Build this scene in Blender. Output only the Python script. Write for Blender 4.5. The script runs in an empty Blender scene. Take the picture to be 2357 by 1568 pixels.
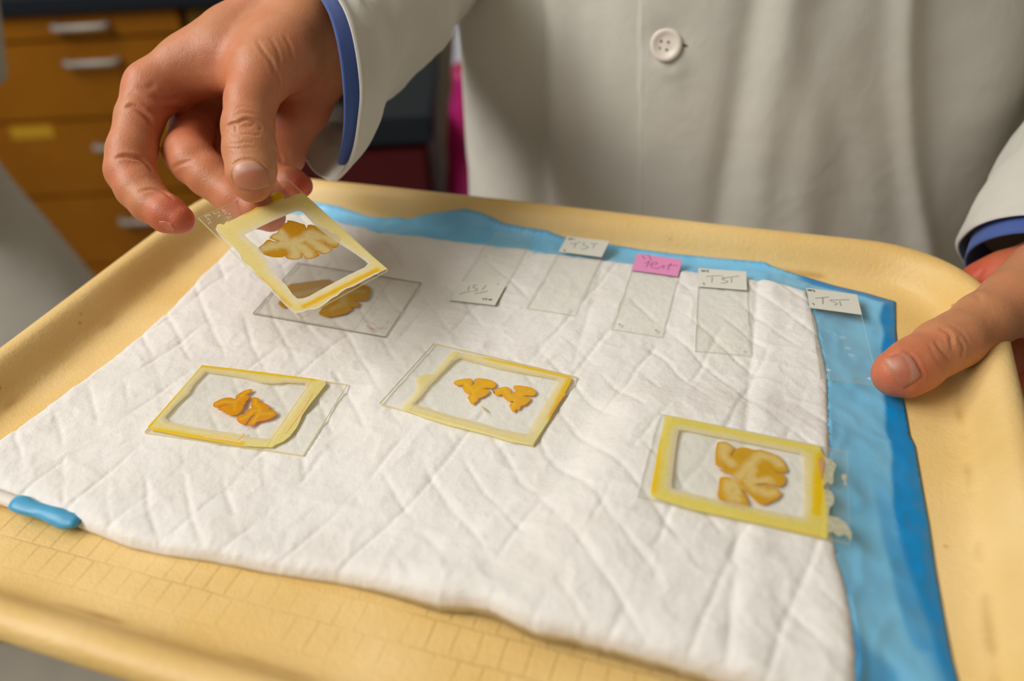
import bpy, bmesh, math, random
import numpy as np
from mathutils import Vector, Matrix
from mathutils.bvhtree import BVHTree
random.seed(4); RNG = np.random.default_rng(4)
C = bpy.context.scene.collection
ZT = 1.05                      # height of the pad's surface above the floor (m)
W, H, F = 2357., 1568., 1967.51
# ------------------------------------------------------------------ camera frame (mm, pad plane z=0)
CP = np.array([0, 0, 244.307])
FW = np.array([0.0, 0.8099, -0.5866]); RT = np.array([0.9986, -0.0310, -0.0428]); UP = np.cross(RT, FW)
def ray(x, y): return ((x - W/2)/F)*RT - ((y - H/2)/F)*UP + FW
def P(x, y, d): return CP + d*ray(x, y)             # point (mm) seen at x, y at distance d along the axis
def PZ(x, y, z=0.): r = ray(x, y); return CP + r*((z - CP[2])/r[2])
def PX(X):
    d = np.asarray(X) - CP; z = d @ FW
    return np.stack([W/2 + F*(d @ RT)/z, H/2 - F*(d @ UP)/z, z], -1)
def m(v): v = np.asarray(v, float)/1000.; v = v.copy(); v[..., 2] += ZT; return v   # mm -> world metres
def lin(c):
    c = np.asarray(c, float)/255.; return np.where(c <= .04045, c/12.92, ((c+.055)/1.055)**2.4)
def L4(*c): return tuple(lin(c)) + (1.,)
# ------------------------------------------------------------------ object helpers
def tag(o, label=None, cat=None, group=None, kind=None):
    if label: o['label'] = label
    if cat: o['category'] = cat
    if group: o['group'] = group
    if kind: o['kind'] = kind
    return o
def empty(name, loc, label, cat, group=None):
    o = bpy.data.objects.new(name, None); o.empty_display_size = .02; C.objects.link(o)
    o.location = loc; return tag(o, label, cat, group)
def mesh(name, V, Fs, mat, parent=None, smooth=True, col=None, attrs=None, origin=None, auto=None):
    V = np.asarray(V, float); org = np.zeros(3) if origin is None else np.asarray(origin, float)
    me = bpy.data.meshes.new(name)
    me.from_pydata((V - org).tolist(), [], [list(map(int, f)) for f in Fs]); me.validate(); me.update()
    if smooth: me.polygons.foreach_set('use_smooth', [True]*len(me.polygons))
    if auto: me.set_sharp_from_angle(angle=math.radians(auto))
    mats = mat if isinstance(mat, (list, tuple)) else [mat]
    for q in mats: me.materials.append(q)
    if col is not None:
        a = me.color_attributes.new('col', 'FLOAT_COLOR', 'POINT'); c = np.ones((len(V), 4)); cc = np.asarray(col, float); c[:, :cc.shape[1]] = cc
        a.data.foreach_set('color', c.ravel())
    for k, v in (attrs or {}).items():
        a = me.attributes.new(k, 'FLOAT', 'POINT'); a.data.foreach_set('value', np.asarray(v, float).ravel())
    o = bpy.data.objects.new(name, me); C.objects.link(o)
    if parent is not None:
        o.parent = parent
        o.location = Vector(org) - world_loc(parent)
    else: o.location = Vector(org)
    return o
def world_loc(o):
    v = Vector(o.location); p = o.parent
    while p is not None: v = v + Vector(p.location); p = p.parent
    return v
def box_geo(c, s, R=None, bev=0.0, seg=2):
    bm = bmesh.new(); bmesh.ops.create_cube(bm, size=1.)
    for v in bm.verts: v.co = Vector((v.co.x*s[0], v.co.y*s[1], v.co.z*s[2]))
    if bev: bmesh.ops.bevel(bm, geom=list(bm.edges), offset=bev, segments=seg, affect='EDGES')
    bm.verts.index_update()
    V = np.array([v.co[:] for v in bm.verts]); Fs = [[v.index for v in f.verts] for f in bm.faces]; bm.free()
    if R is not None: V = V @ np.asarray(R).T
    return V + np.asarray(c, float), Fs
def join(*gs):
    V = []; Fs = []; n = 0
    for v, f in gs: V.append(v); Fs += [[i+n for i in q] for q in f]; n += len(v)
    return np.concatenate(V), Fs
def tube_geo(pts, r, n=10, cap=True, up=None):
    pts = np.asarray(pts, float); r = np.broadcast_to(r, len(pts)); V = []
    t = np.gradient(pts, axis=0); t /= np.linalg.norm(t, axis=1)[:, None]
    a = np.array([0, 0, 1.]) if abs(t[0][2]) < .9 else np.array([1., 0, 0])
    u = np.cross(t[0], a); u /= np.linalg.norm(u)
    for i in range(len(pts)):
        u = u - t[i]*(u @ t[i]); u /= np.linalg.norm(u); w = np.cross(t[i], u)
        th = np.arange(n)*2*np.pi/n
        V.append(pts[i] + r[i]*(np.cos(th)[:, None]*u + np.sin(th)[:, None]*w))
    Fs = [[i*n+j, i*n+(j+1) % n, (i+1)*n+(j+1) % n, (i+1)*n+j] for i in range(len(pts)-1) for j in range(n)]
    if cap: Fs += [list(range(n))[::-1], [(len(pts)-1)*n+j for j in range(n)]]
    return np.concatenate(V), Fs
def spline(pts, k=8):
    p = np.asarray(pts, float); out = []
    for i in range(len(p)-1):
        a, b, c, d = p[max(i-1, 0)], p[i], p[i+1], p[min(i+2, len(p)-1)]
        for t in np.arange(k)/k:
            out.append(.5*(2*b + (c-a)*t + (2*a-5*b+4*c-d)*t*t + (3*b-a-3*c+d)*t**3))
    out.append(p[-1]); return np.array(out)
# ------------------------------------------------------------------ value noise (numpy)
def vnoise(X, s, seed=0):
    X = np.asarray(X, float)/s; i = np.floor(X).astype(np.int64); f = X - i; f = f*f*(3-2*f); out = 0
    dim = X.shape[-1]
    for k in range(2**dim):
        b = [(k >> j) & 1 for j in range(dim)]; h = np.full(X.shape[:-1], seed*7919+13, np.int64); w = 1.
        for j in range(dim):
            h = (h ^ ((i[..., j]+b[j])*[73856093, 19349663, 83492791][j])) & 0x7fffffff
            h = (h*1103515245+12345) & 0x7fffffff
            w = w*(f[..., j] if b[j] else 1-f[..., j])
        h = (h ^ (h >> 13))*1274126177 & 0x7fffffff
        out = out + w*((h ^ (h >> 16)) % 65536)/65535.
    return out*2-1
# ------------------------------------------------------------------ materials
def mat(name):
    x = bpy.data.materials.new(name); x.use_nodes = True; nt = x.node_tree; nt.nodes.clear()
    o = nt.nodes.new('ShaderNodeOutputMaterial'); return x, nt, nt.nodes.new, nt.links.new, o
def pbsdf(name, col=(.5, .5, .5, 1), rough=.5, noise=None, bump=None, attr=False, sss=0, ssr=(1, .3, .15), spec=.5, metal=0, sheen=0, wave=None, trans=0, alpha=1, coat=0):
    """noise=(scale, amount, second colour); bump=[(scale, distance), ...]; coordinates are object space metres."""
    x, nt, N, K, o = mat(name); b = N('ShaderNodeBsdfPrincipled'); K(b.outputs[0], o.inputs[0])
    b.inputs['Roughness'].default_value = rough; b.inputs['Specular IOR Level'].default_value = spec; b.inputs['Metallic'].default_value = metal
    b.inputs['Alpha'].default_value = alpha; b.inputs['Coat Weight'].default_value = coat
    if trans: b.inputs['Transmission Weight'].default_value = trans
    if sheen: b.inputs['Sheen Weight'].default_value = sheen
    tc = N('ShaderNodeTexCoord'); src = None
    if attr:
        a = N('ShaderNodeAttribute'); a.attribute_name = 'col'; src = a.outputs['Color']
    if noise:
        n = N('ShaderNodeTexNoise'); n.inputs['Scale'].default_value = noise[0]; n.inputs['Detail'].default_value = 4; K(tc.outputs['Object'], n.inputs['Vector'])
        r = N('ShaderNodeMapRange'); r.inputs[1].default_value = .38; r.inputs[2].default_value = .68; r.inputs[4].default_value = noise[1]; K(n.outputs['Fac'], r.inputs[0])
        mx = N('ShaderNodeMix'); mx.data_type = 'RGBA'; K(r.outputs[0], mx.inputs[0])
        if src: K(src, mx.inputs[6])
        else: mx.inputs[6].default_value = col
        mx.inputs[7].default_value = noise[2]; src = mx.outputs[2]
    if src: K(src, b.inputs['Base Color'])
    else: b.inputs['Base Color'].default_value = col
    if sss:
        b.inputs['Subsurface Weight'].default_value = sss; b.inputs['Subsurface Radius'].default_value = ssr; b.inputs['Subsurface Scale'].default_value = .004
    prev = None
    for kind, sc, dist in (bump or []):
        if kind == 'n': t = N('ShaderNodeTexNoise'); t.inputs['Scale'].default_value = sc; t.inputs['Detail'].default_value = 5; out = t.outputs['Fac']
        elif kind == 'v': t = N('ShaderNodeTexVoronoi'); t.inputs['Scale'].default_value = sc; out = t.outputs['Distance']
        elif kind == 'm': t = N('ShaderNodeTexNoise'); t.inputs['Scale'].default_value = sc; t.inputs['Detail'].default_value = 3; t.noise_type = 'RIDGED_MULTIFRACTAL'; out = t.outputs['Fac']
        elif kind == 'w': t = N('ShaderNodeTexWave'); t.inputs['Scale'].default_value = sc; t.inputs['Distortion'].default_value = .6; out = t.outputs['Fac']
        elif kind == 'x': t = N('ShaderNodeTexWave'); t.inputs['Scale'].default_value = sc; t.bands_direction = 'Z'; t.inputs['Distortion'].default_value = .6; out = t.outputs['Fac']
        K(tc.outputs['Object'], t.inputs['Vector'])
        bp = N('ShaderNodeBump'); bp.inputs['Distance'].default_value = dist; bp.inputs['Strength'].default_value = 1; K(out, bp.inputs['Height'])
        if prev: K(prev, bp.inputs['Normal'])
        prev = bp.outputs[0]
    if prev: K(prev, b.inputs['Normal'])
    return x
def glass_mat(name, tint, rough=.02, haze=0., hazecol=(.8, .8, .75, 1), refl=1.0):
    """thin sheet of glass: see-through with a Fresnel mirror, plus a little dust haze"""
    x, nt, N, K, o = mat(name)
    t = N('ShaderNodeBsdfTransparent'); t.inputs[0].default_value = tint
    g = N('ShaderNodeBsdfGlossy'); g.inputs['Roughness'].default_value = rough
    f = N('ShaderNodeFresnel'); ge = N('ShaderNodeNewGeometry'); io = N('ShaderNodeMapRange'); io.inputs[3].default_value = 1.42; io.inputs[4].default_value = 1/1.42; K(ge.outputs['Backfacing'], io.inputs[0]); K(io.outputs[0], f.inputs[0])
    ml = N('ShaderNodeMath'); ml.operation = 'MULTIPLY'; ml.inputs[1].default_value = refl; K(f.outputs[0], ml.inputs[0])
    mx = N('ShaderNodeMixShader'); K(ml.outputs[0], mx.inputs[0]); K(t.outputs[0], mx.inputs[1]); K(g.outputs[0], mx.inputs[2]); last = mx.outputs[0]
    if haze:
        d = N('ShaderNodeBsdfDiffuse'); d.inputs[0].default_value = hazecol
        n = N('ShaderNodeTexNoise'); n.inputs['Scale'].default_value = 90; tc = N('ShaderNodeTexCoord'); K(tc.outputs['Object'], n.inputs[0])
        r = N('ShaderNodeMapRange'); r.inputs[1].default_value = .3; r.inputs[2].default_value = .8; r.inputs[3].default_value = haze*.5; r.inputs[4].default_value = haze*1.6; K(n.outputs['Fac'], r.inputs[0])
        m2 = N('ShaderNodeMixShader'); K(r.outputs[0], m2.inputs[0]); K(last, m2.inputs[1]); K(d.outputs[0], m2.inputs[2]); last = m2.outputs[0]
    K(last, o.inputs[0]); return x
def film_mat(name, trans=.35, rough=.35):
    """thin dried film / tissue, colour from the mesh, partly see-through"""
    x, nt, N, K, o = mat(name); a = N('ShaderNodeAttribute'); a.attribute_name = 'col'
    b = N('ShaderNodeBsdfPrincipled'); b.inputs['Roughness'].default_value = rough; b.inputs['Specular IOR Level'].default_value = .1; K(a.outputs['Color'], b.inputs['Base Color'])
    tl = N('ShaderNodeBsdfTranslucent'); K(a.outputs['Color'], tl.inputs[0])
    m1 = N('ShaderNodeMixShader'); m1.inputs[0].default_value = .4; K(b.outputs[0], m1.inputs[1]); K(tl.outputs[0], m1.inputs[2])
    t = N('ShaderNodeBsdfTransparent'); K(a.outputs['Color'], t.inputs[0])
    s = N('ShaderNodeMath'); s.operation = 'SUBTRACT'; s.inputs[0].default_value = 1.; K(a.outputs['Alpha'], s.inputs[1])
    m2 = N('ShaderNodeMixShader'); K(s.outputs[0], m2.inputs[0]); K(m1.outputs[0], m2.inputs[1]); K(t.outputs[0], m2.inputs[2]); K(m2.outputs[0], o.inputs[0]); return x

M = {}
M['glass'] = glass_mat('slide_glass', (.995, .997, .988, 1), .015, .03, (.93, .93, .9, 1), refl=.35)
M['glass_d'] = glass_mat('slide_glass_hazy', (.99, .99, .98, 1), .02, .06, (.9, .89, .84, 1), refl=.4)
M['cover'] = glass_mat('cover_glass', (.998, .998, .995, 1), .01, .01, (.93, .93, .9, 1), refl=.3)
def edge_mat(name, col, fac):
    x, nt, N, K, o = mat(name); t = N('ShaderNodeBsdfTransparent'); d = N('ShaderNodeBsdfPrincipled'); d.inputs['Base Color'].default_value = col; d.inputs['Roughness'].default_value = .3
    mx = N('ShaderNodeMixShader'); mx.inputs[0].default_value = fac; K(t.outputs[0], mx.inputs[1]); K(d.outputs[0], mx.inputs[2]); K(mx.outputs[0], o.inputs[0]); return x
M['edge_y'] = edge_mat('glass_edge_yellow', L4(236, 216, 150), .7)
M['edge_o'] = edge_mat('glass_edge_olive', L4(112, 96, 58), .6)
M['edge_g'] = edge_mat('glass_edge_grey', L4(206, 206, 190), .4)
M['film'] = film_mat('dried_film'); M['tissue'] = film_mat('tissue_film', rough=.3)
M['label_w'] = pbsdf('label_paint_white', L4(226, 224, 214), .6)
M['label_p'] = pbsdf('label_paint_pink', L4(236, 150, 200), .6)
M['ink'] = pbsdf('pencil_grey', L4(150, 146, 138), .8); M['ink_b'] = pbsdf('print_black', L4(62, 60, 54), .7); M['ink_p'] = pbsdf('pencil_on_pink', L4(176, 88, 135), .8)
M['ink_r'] = pbsdf('pale_red_mark', L4(216, 150, 140), .8); M['etch'] = pbsdf('scratched_glass', L4(222, 214, 190), .6); M['white'] = pbsdf('white_mark', L4(235, 240, 240), .5)
M['specks'] = pbsdf('dark_speck', L4(50, 25, 8), .6)

# ------------------------------------------------------------------ 2D film meshes on slides
def seg_dist(Pt, A, B):
    out = np.full(len(Pt), 1e9)
    for a, b in zip(A, B):
        d = b-a; t = np.clip(((Pt-a) @ d)/max(d @ d, 1e-12), 0, 1); q = Pt-(a+t[:, None]*d); out = np.minimum(out, (q*q).sum(1))
    return np.sqrt(out)
def seg_near(Pt, A, B):
    best = np.full(len(Pt), 1e9); N_ = Pt.copy()
    for a, b in zip(A, B):
        d = b-a; t = np.clip(((Pt-a) @ d)/max(d @ d, 1e-12), 0, 1); q = a+t[:, None]*d; e = ((Pt-q)**2).sum(1); k = e < best; best[k] = e[k]; N_[k] = q[k]
    return N_
def inside(Pt, poly):
    r = np.zeros(len(Pt), bool); x, y = Pt[:, 0], Pt[:, 1]
    for (x0, y0), (x1, y1) in zip(poly, np.roll(poly, -1, 0)):
        c = ((y0 > y) != (y1 > y)); r ^= c & (x < (x1-x0)*(y-y0)/((y1-y0) if y1 != y0 else 1e-9)+x0)
    return r
def film(outer, holes=(), h=.3, th=.12, colf=None, bumpf=None):
    """solid thin sheet filling outer minus holes (2D mm); returns V(local mm), F, col"""
    outer = np.asarray(outer, float); holes = [np.asarray(q, float) for q in holes]
    lo, hi = outer.min(0)-h, outer.max(0)+h; nx, ny = (np.ceil((hi-lo)/h)).astype(int)+1
    gx, gy = np.meshgrid(np.arange(nx), np.arange(ny), indexing='ij'); G = np.stack([gx, gy], -1).reshape(-1, 2)*h+lo
    cx = G.reshape(nx, ny, 2)[:-1, :-1]+h/2; ins = inside(cx.reshape(-1, 2), outer)
    for q in holes: ins &= ~inside(cx.reshape(-1, 2), q)
    ins = ins.reshape(nx-1, ny-1); A = np.concatenate([outer]+holes); B = np.concatenate([np.roll(q, -1, 0) for q in [outer]+holes])
    cnt = np.zeros((nx, ny), int)
    for dx in (0, 1):
        for dy in (0, 1): cnt[dx:nx-1+dx, dy:ny-1+dy] += ins
    used = (cnt > 0).ravel(); bnd = ((cnt > 0) & (cnt < 4)).ravel()
    G2 = G.copy(); G2[bnd] = seg_near(G[bnd], A, B)
    idx = -np.ones(nx*ny, int); idx[used] = np.arange(used.sum()); n = used.sum(); T = G2[used]
    ii, jj = np.nonzero(ins); q = lambda a, b: idx[(ii+a)*ny+jj+b]
    top = np.stack([q(0, 0), q(1, 0), q(1, 1), q(0, 1)], 1)
    e = {}
    for f in top:
        for k in range(4): e[(f[k], f[(k+1) % 4])] = 1
    side = [[b+n, a+n, a, b] if False else [a, a+n, b+n, b] for (a, b) in e if (b, a) not in e]
    z = np.full(n, th) + (bumpf(T) if bumpf is not None else 0)
    V = np.concatenate([np.c_[T, z], np.c_[T, np.zeros(n)]])
    Fs = top.tolist() + (top[:, ::-1]+n).tolist() + side
    col = colf(T, seg_dist(T, A, B)) if colf else np.ones((n, 4)); col = np.concatenate([col, col])
    return V, Fs, col
sm = lambda a, b, x: (lambda t: t*t*(3-2*t))(np.clip((x-a)/(b-a), 0, 1))
def mixc(a, b, t): return a*(1-t[:, None])+b*t[:, None]

class Plate:
    """rigid frame of one glass slide; top surface is local z=0"""
    def __init__(s, R, t): s.R = np.asarray(R, float); s.t = np.asarray(t, float)
    def w(s, L): return m(np.asarray(L, float) @ s.R.T + s.t)
    def loc(s, pts):        # picture trace -> local mm on the slide's top plane
        out = []
        n = s.R[:, 2]
        for x, y in pts:
            r = ray(x, y); k = ((s.t-CP) @ n)/(r @ n); out.append((s.R.T @ (CP+k*r-s.t))[:2])
        return np.array(out)
def rotv(w):
    w = np.asarray(w, float); th = np.linalg.norm(w)+1e-12; k = w/th; K_ = np.array([[0, -k[2], k[1]], [k[2], 0, -k[0]], [-k[1], k[0], 0]]); return np.eye(3)+np.sin(th)*K_+(1-np.cos(th))*K_@K_
def plate6(x, y, th, ax, ay, z): return Plate(rotv([ax, ay, 0]) @ rotv([0, 0, th]), [x, y, z])
def slab(pl, x0, x1, y0, y1, z0, z1, name, mats, parent, origin):
    """glass sheet: faces 0 = big faces, 1 = edges"""
    L = np.array([(x, y, z) for z in (z0, z1) for (x, y) in ((x0, y0), (x1, y0), (x1, y1), (x0, y1))], float)
    Fs = [[3, 2, 1, 0], [4, 5, 6, 7], [0, 1, 5, 4], [1, 2, 6, 5], [2, 3, 7, 6], [3, 0, 4, 7]]
    o = mesh(name, pl.w(L), Fs, mats, parent, smooth=False, origin=origin)
    for i, p in enumerate(o.data.polygons): p.material_index = 0 if i < 2 else 1
    return o
def put(pl, name, g, mt, parent, z, origin):
    V, Fs, col = g; V = V.copy(); V[:, 2] += z
    return mesh(name, pl.w(V), Fs, mt, parent, smooth=False, col=col, origin=origin)
def strokes(pl, lines, wdt, z, name, mt, parent, origin, px=True):
    gs = []
    for ln in lines:
        L = pl.loc(ln) if px else np.asarray(ln, float)
        if len(L) > 2: L = spline(L, 4)
        t = np.gradient(L, axis=0); t /= np.linalg.norm(t, axis=1)[:, None]+1e-9; nrm = np.c_[-t[:, 1], t[:, 0]]*wdt/2
        a = np.c_[L+nrm, np.full(len(L), z+.09)]; b = np.c_[L-nrm, np.full(len(L), z+.09)]; k = len(L)
        V = np.concatenate([a, b, a-[0, 0, .09], b-[0, 0, .09]]); Fs = []
        for i in range(k-1): Fs += [[i, i+1, k+i+1, k+i][::-1], [i+2*k, i+1+2*k, i+1, i][::-1], [k+i, k+i+1, 3*k+i+1, 3*k+i][::-1]]
        Fs += [[0, k, 3*k, 2*k], [k-1, 3*k-1, 4*k-1, 2*k-1]]
        gs.append((V, Fs))
    V, Fs = join(*gs)
    return mesh(name, pl.w(V), Fs, mt, parent, smooth=False, origin=origin)
def zt(pts, s, ox, oy): return [(x/s+ox, y/s+oy) for x, y in pts]

def medium_col(edge_gold, pale, gold, alpha, inner, seed, amount=None):
    """colour of a dried mounting-medium border: pale at the window, deeper gold along the rim"""
    inner = np.asarray(inner)
    def f(T, d):
        di = seg_dist(T, inner, np.roll(inner, -1, 0)); n = vnoise(T, 3.5, seed); n2 = vnoise(T, .8, seed+3)
        white = lin([253, 246, 222]); base = lin(pale); go = lin(gold)
        c = mixc(np.broadcast_to(white, (len(T), 3)), np.broadcast_to(base, (len(T), 3)), sm(.3, 4.2, di+.5*n))
        g = sm(edge_gold[0], edge_gold[1], (amount(T) if amount is not None else 0)+.25*n+.12*n2)
        c = mixc(c, np.broadcast_to(go, (len(T), 3)), g*sm(1.0, 3.4, di))
        a = alpha[0]+(alpha[1]-alpha[0])*sm(.1, 3., di)
        return np.c_[c, np.clip(a+.04*n2, 0, 1)]
    return f
def tissue_col(wm, width, cortex, white, seed, rim=None, alpha=.93):
    A = np.concatenate([w[:-1] for w in wm]) if wm else np.zeros((1, 2))+1e3; B = np.concatenate([w[1:] for w in wm]) if wm else A
    def f(T, d):
        q = seg_dist(T, A, B)+.22*vnoise(T, 2.2, seed)*width; n = vnoise(T, .9, seed+1)
        c = mixc(np.broadcast_to(lin(white), (len(T), 3)), np.broadcast_to(lin(cortex), (len(T), 3)), sm(width*.15, width*1.5, q))
        if rim: c = mixc(np.broadcast_to(lin(rim), (len(T), 3)), c, sm(.0, .9, d)*.75+.25)
        c = c*(1+.02*n)[:, None]
        return np.c_[c, np.full(len(T), alpha)+.03*n]
    return f
PARTS_Z = .15
def big_slide(pl, label, edge, cover, outer=None, inner=None, mcol=None, tissues=(), glass='glass', name='specimen_slide'):
    org = pl.w([[0, 0, -1.0]])[0]
    root = empty(name, org, label, 'microscope slide', 'large glass slides with tissue sections')
    slab(pl, -37.5, 37.5, -25, 25, -1.0, 0, 'glass_plate', [M[glass], M[edge]], root, org)
    for o_, kw in tissues:
        loc = pl.loc(o_); put(pl, 'tissue_section', film(loc, h=.28, th=.10, colf=kw), M['tissue'], root, .02, org)
    if outer is not None:
        lo, li = pl.loc(outer), pl.loc(inner)
        bf = lambda T: .035*vnoise(T, 3., 5)+.008*vnoise(T, .9, 6)
        put(pl, 'mounting_medium', film(lo, [li], h=.35, th=.18, colf=mcol(lo, li), bumpf=bf), M['film'], root, .015, org)
    if cover is not None: slab(pl, *cover, .14, .34, 'cover_glass', [M['cover'], M[edge]], root, org)
    return root, org

# ---- slide held in the fingers
RH = [[0.672, 0.700, 0.242], [-0.654, 0.714, -0.249], [-0.348, 0.009, 0.938]]
plH = Plate(RH, [-98.5, 349.3, 53.1])
z2 = lambda pts: zt(pts, 3.733, 430, 380)
H_out = z2([(250, 550), (262, 515), (290, 508), (320, 518), (335, 492), (370, 486), (400, 470), (480, 430), (560, 392), (640, 335), (700, 280), (745, 238), (800, 236), (828, 250), (836, 275), (832, 298), (900, 275), (985, 240), (1090, 322), (1230, 452), (1400, 612), (1600, 792), (1722, 893), (1600, 948), (1500, 1000), (1380, 1058), (1290, 1120), (1200, 1180), (1130, 1225), (1040, 1240), (990, 1262), (940, 1268), (860, 1200), (780, 1112), (700, 1030), (600, 945), (555, 880), (480, 828), (455, 760), (400, 700), (330, 630)])
H_in = z2([(492, 600), (600, 548), (720, 490), (830, 443), (920, 403), (962, 396), (1000, 412), (1045, 460), (1120, 540), (1220, 615), (1320, 680), (1450, 765), (1540, 830), (1556, 850), (1530, 880), (1400, 942), (1200, 1045), (1050, 1130), (1000, 1147), (950, 1150), (910, 1115), (850, 1030), (740, 925), (710, 860), (650, 750), (600, 700), (540, 650)])
zB = lambda pts: zt(pts, 9.82, 570, 490)
H_brain = zB([(245, 800), (290, 750), (340, 725), (380, 680), (430, 625), (500, 605), (560, 635), (620, 652), (700, 640), (620, 632), (560, 605), (505, 585), (497, 560), (550, 500), (610, 470), (660, 460), (672, 430), (705, 390), (760, 330), (830, 240), (885, 225), (900, 200), (888, 172), (1000, 180), (1090, 205), (1180, 235), (1290, 268), (1310, 310), (1328, 350), (1345, 352), (1343, 310), (1360, 280), (1420, 268), (1500, 285), (1620, 325), (1750, 370), (1840, 415), (1880, 470), (1950, 482), (2010, 490), (2060, 520), (2100, 570), (2112, 620), (2075, 675), (2060, 730), (2030, 775), (1980, 795), (1930, 800), (1850, 760), (1760, 688), (1800, 735), (1860, 785), (1925, 822), (1900, 860), (1860, 895), (1800, 922), (1720, 936), (1650, 930), (1610, 905), (1570, 868), (1590, 910), (1628, 945), (1600, 980), (1530, 1015), (1450, 1040), (1350, 1052), (1300, 1035), (1265, 990), (1225, 930), (1238, 985), (1250, 1008), (1180, 1045), (1100, 1062), (1000, 1058), (900, 1040), (865, 1010), (838, 985), (875, 925), (825, 985), (790, 1003), (700, 1010), (560, 1002), (460, 980), (380, 950), (300, 905), (260, 860)])
H_wm = [zB(q) for q in ([(400, 800), (560, 745), (740, 720), (950, 700), (1150, 640), (1350, 570), (1560, 540), (1760, 560), (1990, 650)], [(950, 720), (1040, 820), (1070, 900), (1060, 990)], [(1100, 720), (1220, 810), (1320, 880), (1400, 960)], [(1400, 640), (1560, 720), (1680, 800), (1790, 880)], [(720, 430), (800, 560), (880, 680)], [(1350, 520), (1420, 460), (1600, 520)], [(620, 530), (730, 560), (800, 620)], [(950, 700), (1100, 760), (1250, 780)])]
def held():
    def amt(T): # gold increases towards the lower right rim and the upper spill
        a, b = plH.loc([(700, 706), (868, 622)]); r = 2.5-1.0*seg_dist(T, a[None], b[None])
        s1, s2, s3 = plH.loc([(560, 488)])[0], plH.loc([(650, 447)])[0], plH.loc([(606, 468)])[0]
        q = seg_dist(T, np.array([s1, s3]), np.array([s3, s2])); c = 3.6-q
        l0, l1 = plH.loc([(600, 640), (670, 705)]); q2 = 1.7-seg_dist(T, l0[None], l1[None])
        return np.maximum(np.maximum(r, c), q2)
    li = lambda lo, li_: medium_col((.2, 2.6), (255, 243, 176), (255, 214, 20), (.9, .98), li_, 3, amt)
    wm = [plH.loc(q) for q in H_wm]
    root, org = big_slide(plH, 'slide with a pale brain section in a yellow border, pinched between thumb and finger', 'edge_y', None, H_out, H_in, li,
        [(H_brain, tissue_col(wm, 2.8, (226, 174, 40), (238, 221, 160), 11, rim=(214, 156, 12)))], name='specimen_slide')
    # cover glass under the border: rest of the plate beside the spill
    e6 = lambda q: zt(q, 13.07, 460, 440)
    strokes(plH, [e6(q) for q in ([(150, 750), (280, 710), (330, 750)], [(170, 750), (215, 810)], [(235, 720), (270, 750)], [(400, 640), (450, 690), (510, 680)], [(550, 620), (590, 665)], [(540, 790), (600, 745), (640, 730)], [(560, 720), (600, 760)], [(215, 880), (290, 830)], [(250, 830), (320, 890)], [(260, 1000), (300, 930), (360, 960)], [(378, 785), (392, 800)], [(670, 550), (690, 590), (740, 570)], [(690, 635), (750, 600), (800, 620)], [(750, 650), (780, 680), (830, 650)], [(860, 720), (905, 700), (880, 660)], [(820, 770), (860, 800), (920, 780), (970, 760)], [(1030, 740), (1050, 750)])], .22, .0, 'etched_writing', M['etch'], root, org)
    # white crystalline fringe along the lower rim of the medium
    fr = z2([(940, 1268), (990, 1262), (1040, 1240), (1090, 1238), (1130, 1225), (1200, 1180), (1240, 1145), (1290, 1120), (1330, 1080), (1380, 1058), (1430, 1040), (1500, 1000), (1600, 948), (1650, 925)])
    strokes(plH, [fr], .55, .16, 'dried_crust', M['white'], root, org)
    fl = z2([(250, 550), (285, 600), (330, 650), (400, 710), (455, 770), (480, 830), (550, 885), (575, 940), (640, 1000), (700, 1050), (780, 1130), (860, 1210), (940, 1275)])
    o = strokes(plH, [fl], .38, .16, 'dried_crust', M['white'], root, org)
    return root
HELD = held()
# ---- A: lower left, two orange pieces
z3 = lambda pts: zt(pts, 2.2883, 320, 780)
plA = plate6(-120.66, 300.16, -0.2534, -0.0205, 0.0213, -2.61)
A_out = z3([(330, 140), (480, 156), (700, 183), (925, 213), (980, 224), (984, 240), (950, 285), (905, 340), (862, 400), (845, 440), (830, 470), (795, 515), (760, 543), (720, 560), (700, 573), (540, 566), (300, 527), (60, 481), (45, 465), (130, 372), (240, 245)])
A_in = z3([(352, 178), (450, 190), (560, 208), (640, 232), (700, 238), (780, 232), (872, 236), (880, 258), (840, 315), (800, 372), (750, 440), (700, 500), (675, 528), (600, 520), (500, 498), (400, 485), (270, 462), (155, 436), (138, 415), (190, 355), (262, 290), (292, 240)])
z8 = lambda pts: zt(pts, 13.07, 480, 880)
A_b1 = z8([(135, 680), (160, 620), (240, 580), (400, 500), (520, 470), (650, 465), (720, 480), (760, 503), (840, 495), (808, 460), (830, 420), (940, 330), (1100, 250), (1250, 205), (1310, 220), (1330, 250), (1270, 310), (1210, 355), (1130, 380), (1220, 400), (1240, 440), (1200, 520), (1120, 590), (1125, 640), (1060, 710), (1052, 780), (980, 900), (860, 990), (720, 1005), (560, 970), (430, 870), (340, 850), (285, 800), (380, 735), (460, 700), (600, 685), (460, 688), (330, 740), (230, 770), (150, 740)])
A_b2 = z8([(1300, 500), (1340, 465), (1400, 460), (1500, 485), (1550, 530), (1540, 600), (1620, 605), (1760, 680), (1850, 750), (1860, 790), (1800, 825), (1900, 830), (2000, 870), (2050, 930), (2030, 1000), (1900, 1090), (1700, 1160), (1500, 1190), (1440, 1220), (1380, 1290), (1260, 1320), (1150, 1300), (1200, 1215), (1290, 1090), (1400, 970), (1270, 1050), (1170, 1190), (1130, 1260), (1050, 1275), (930, 1230), (860, 1160), (850, 1100), (900, 1010), (1000, 975), (1070, 980), (1110, 900), (1200, 820), (1310, 780), (1270, 720), (1290, 640), (1295, 560)])
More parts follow.
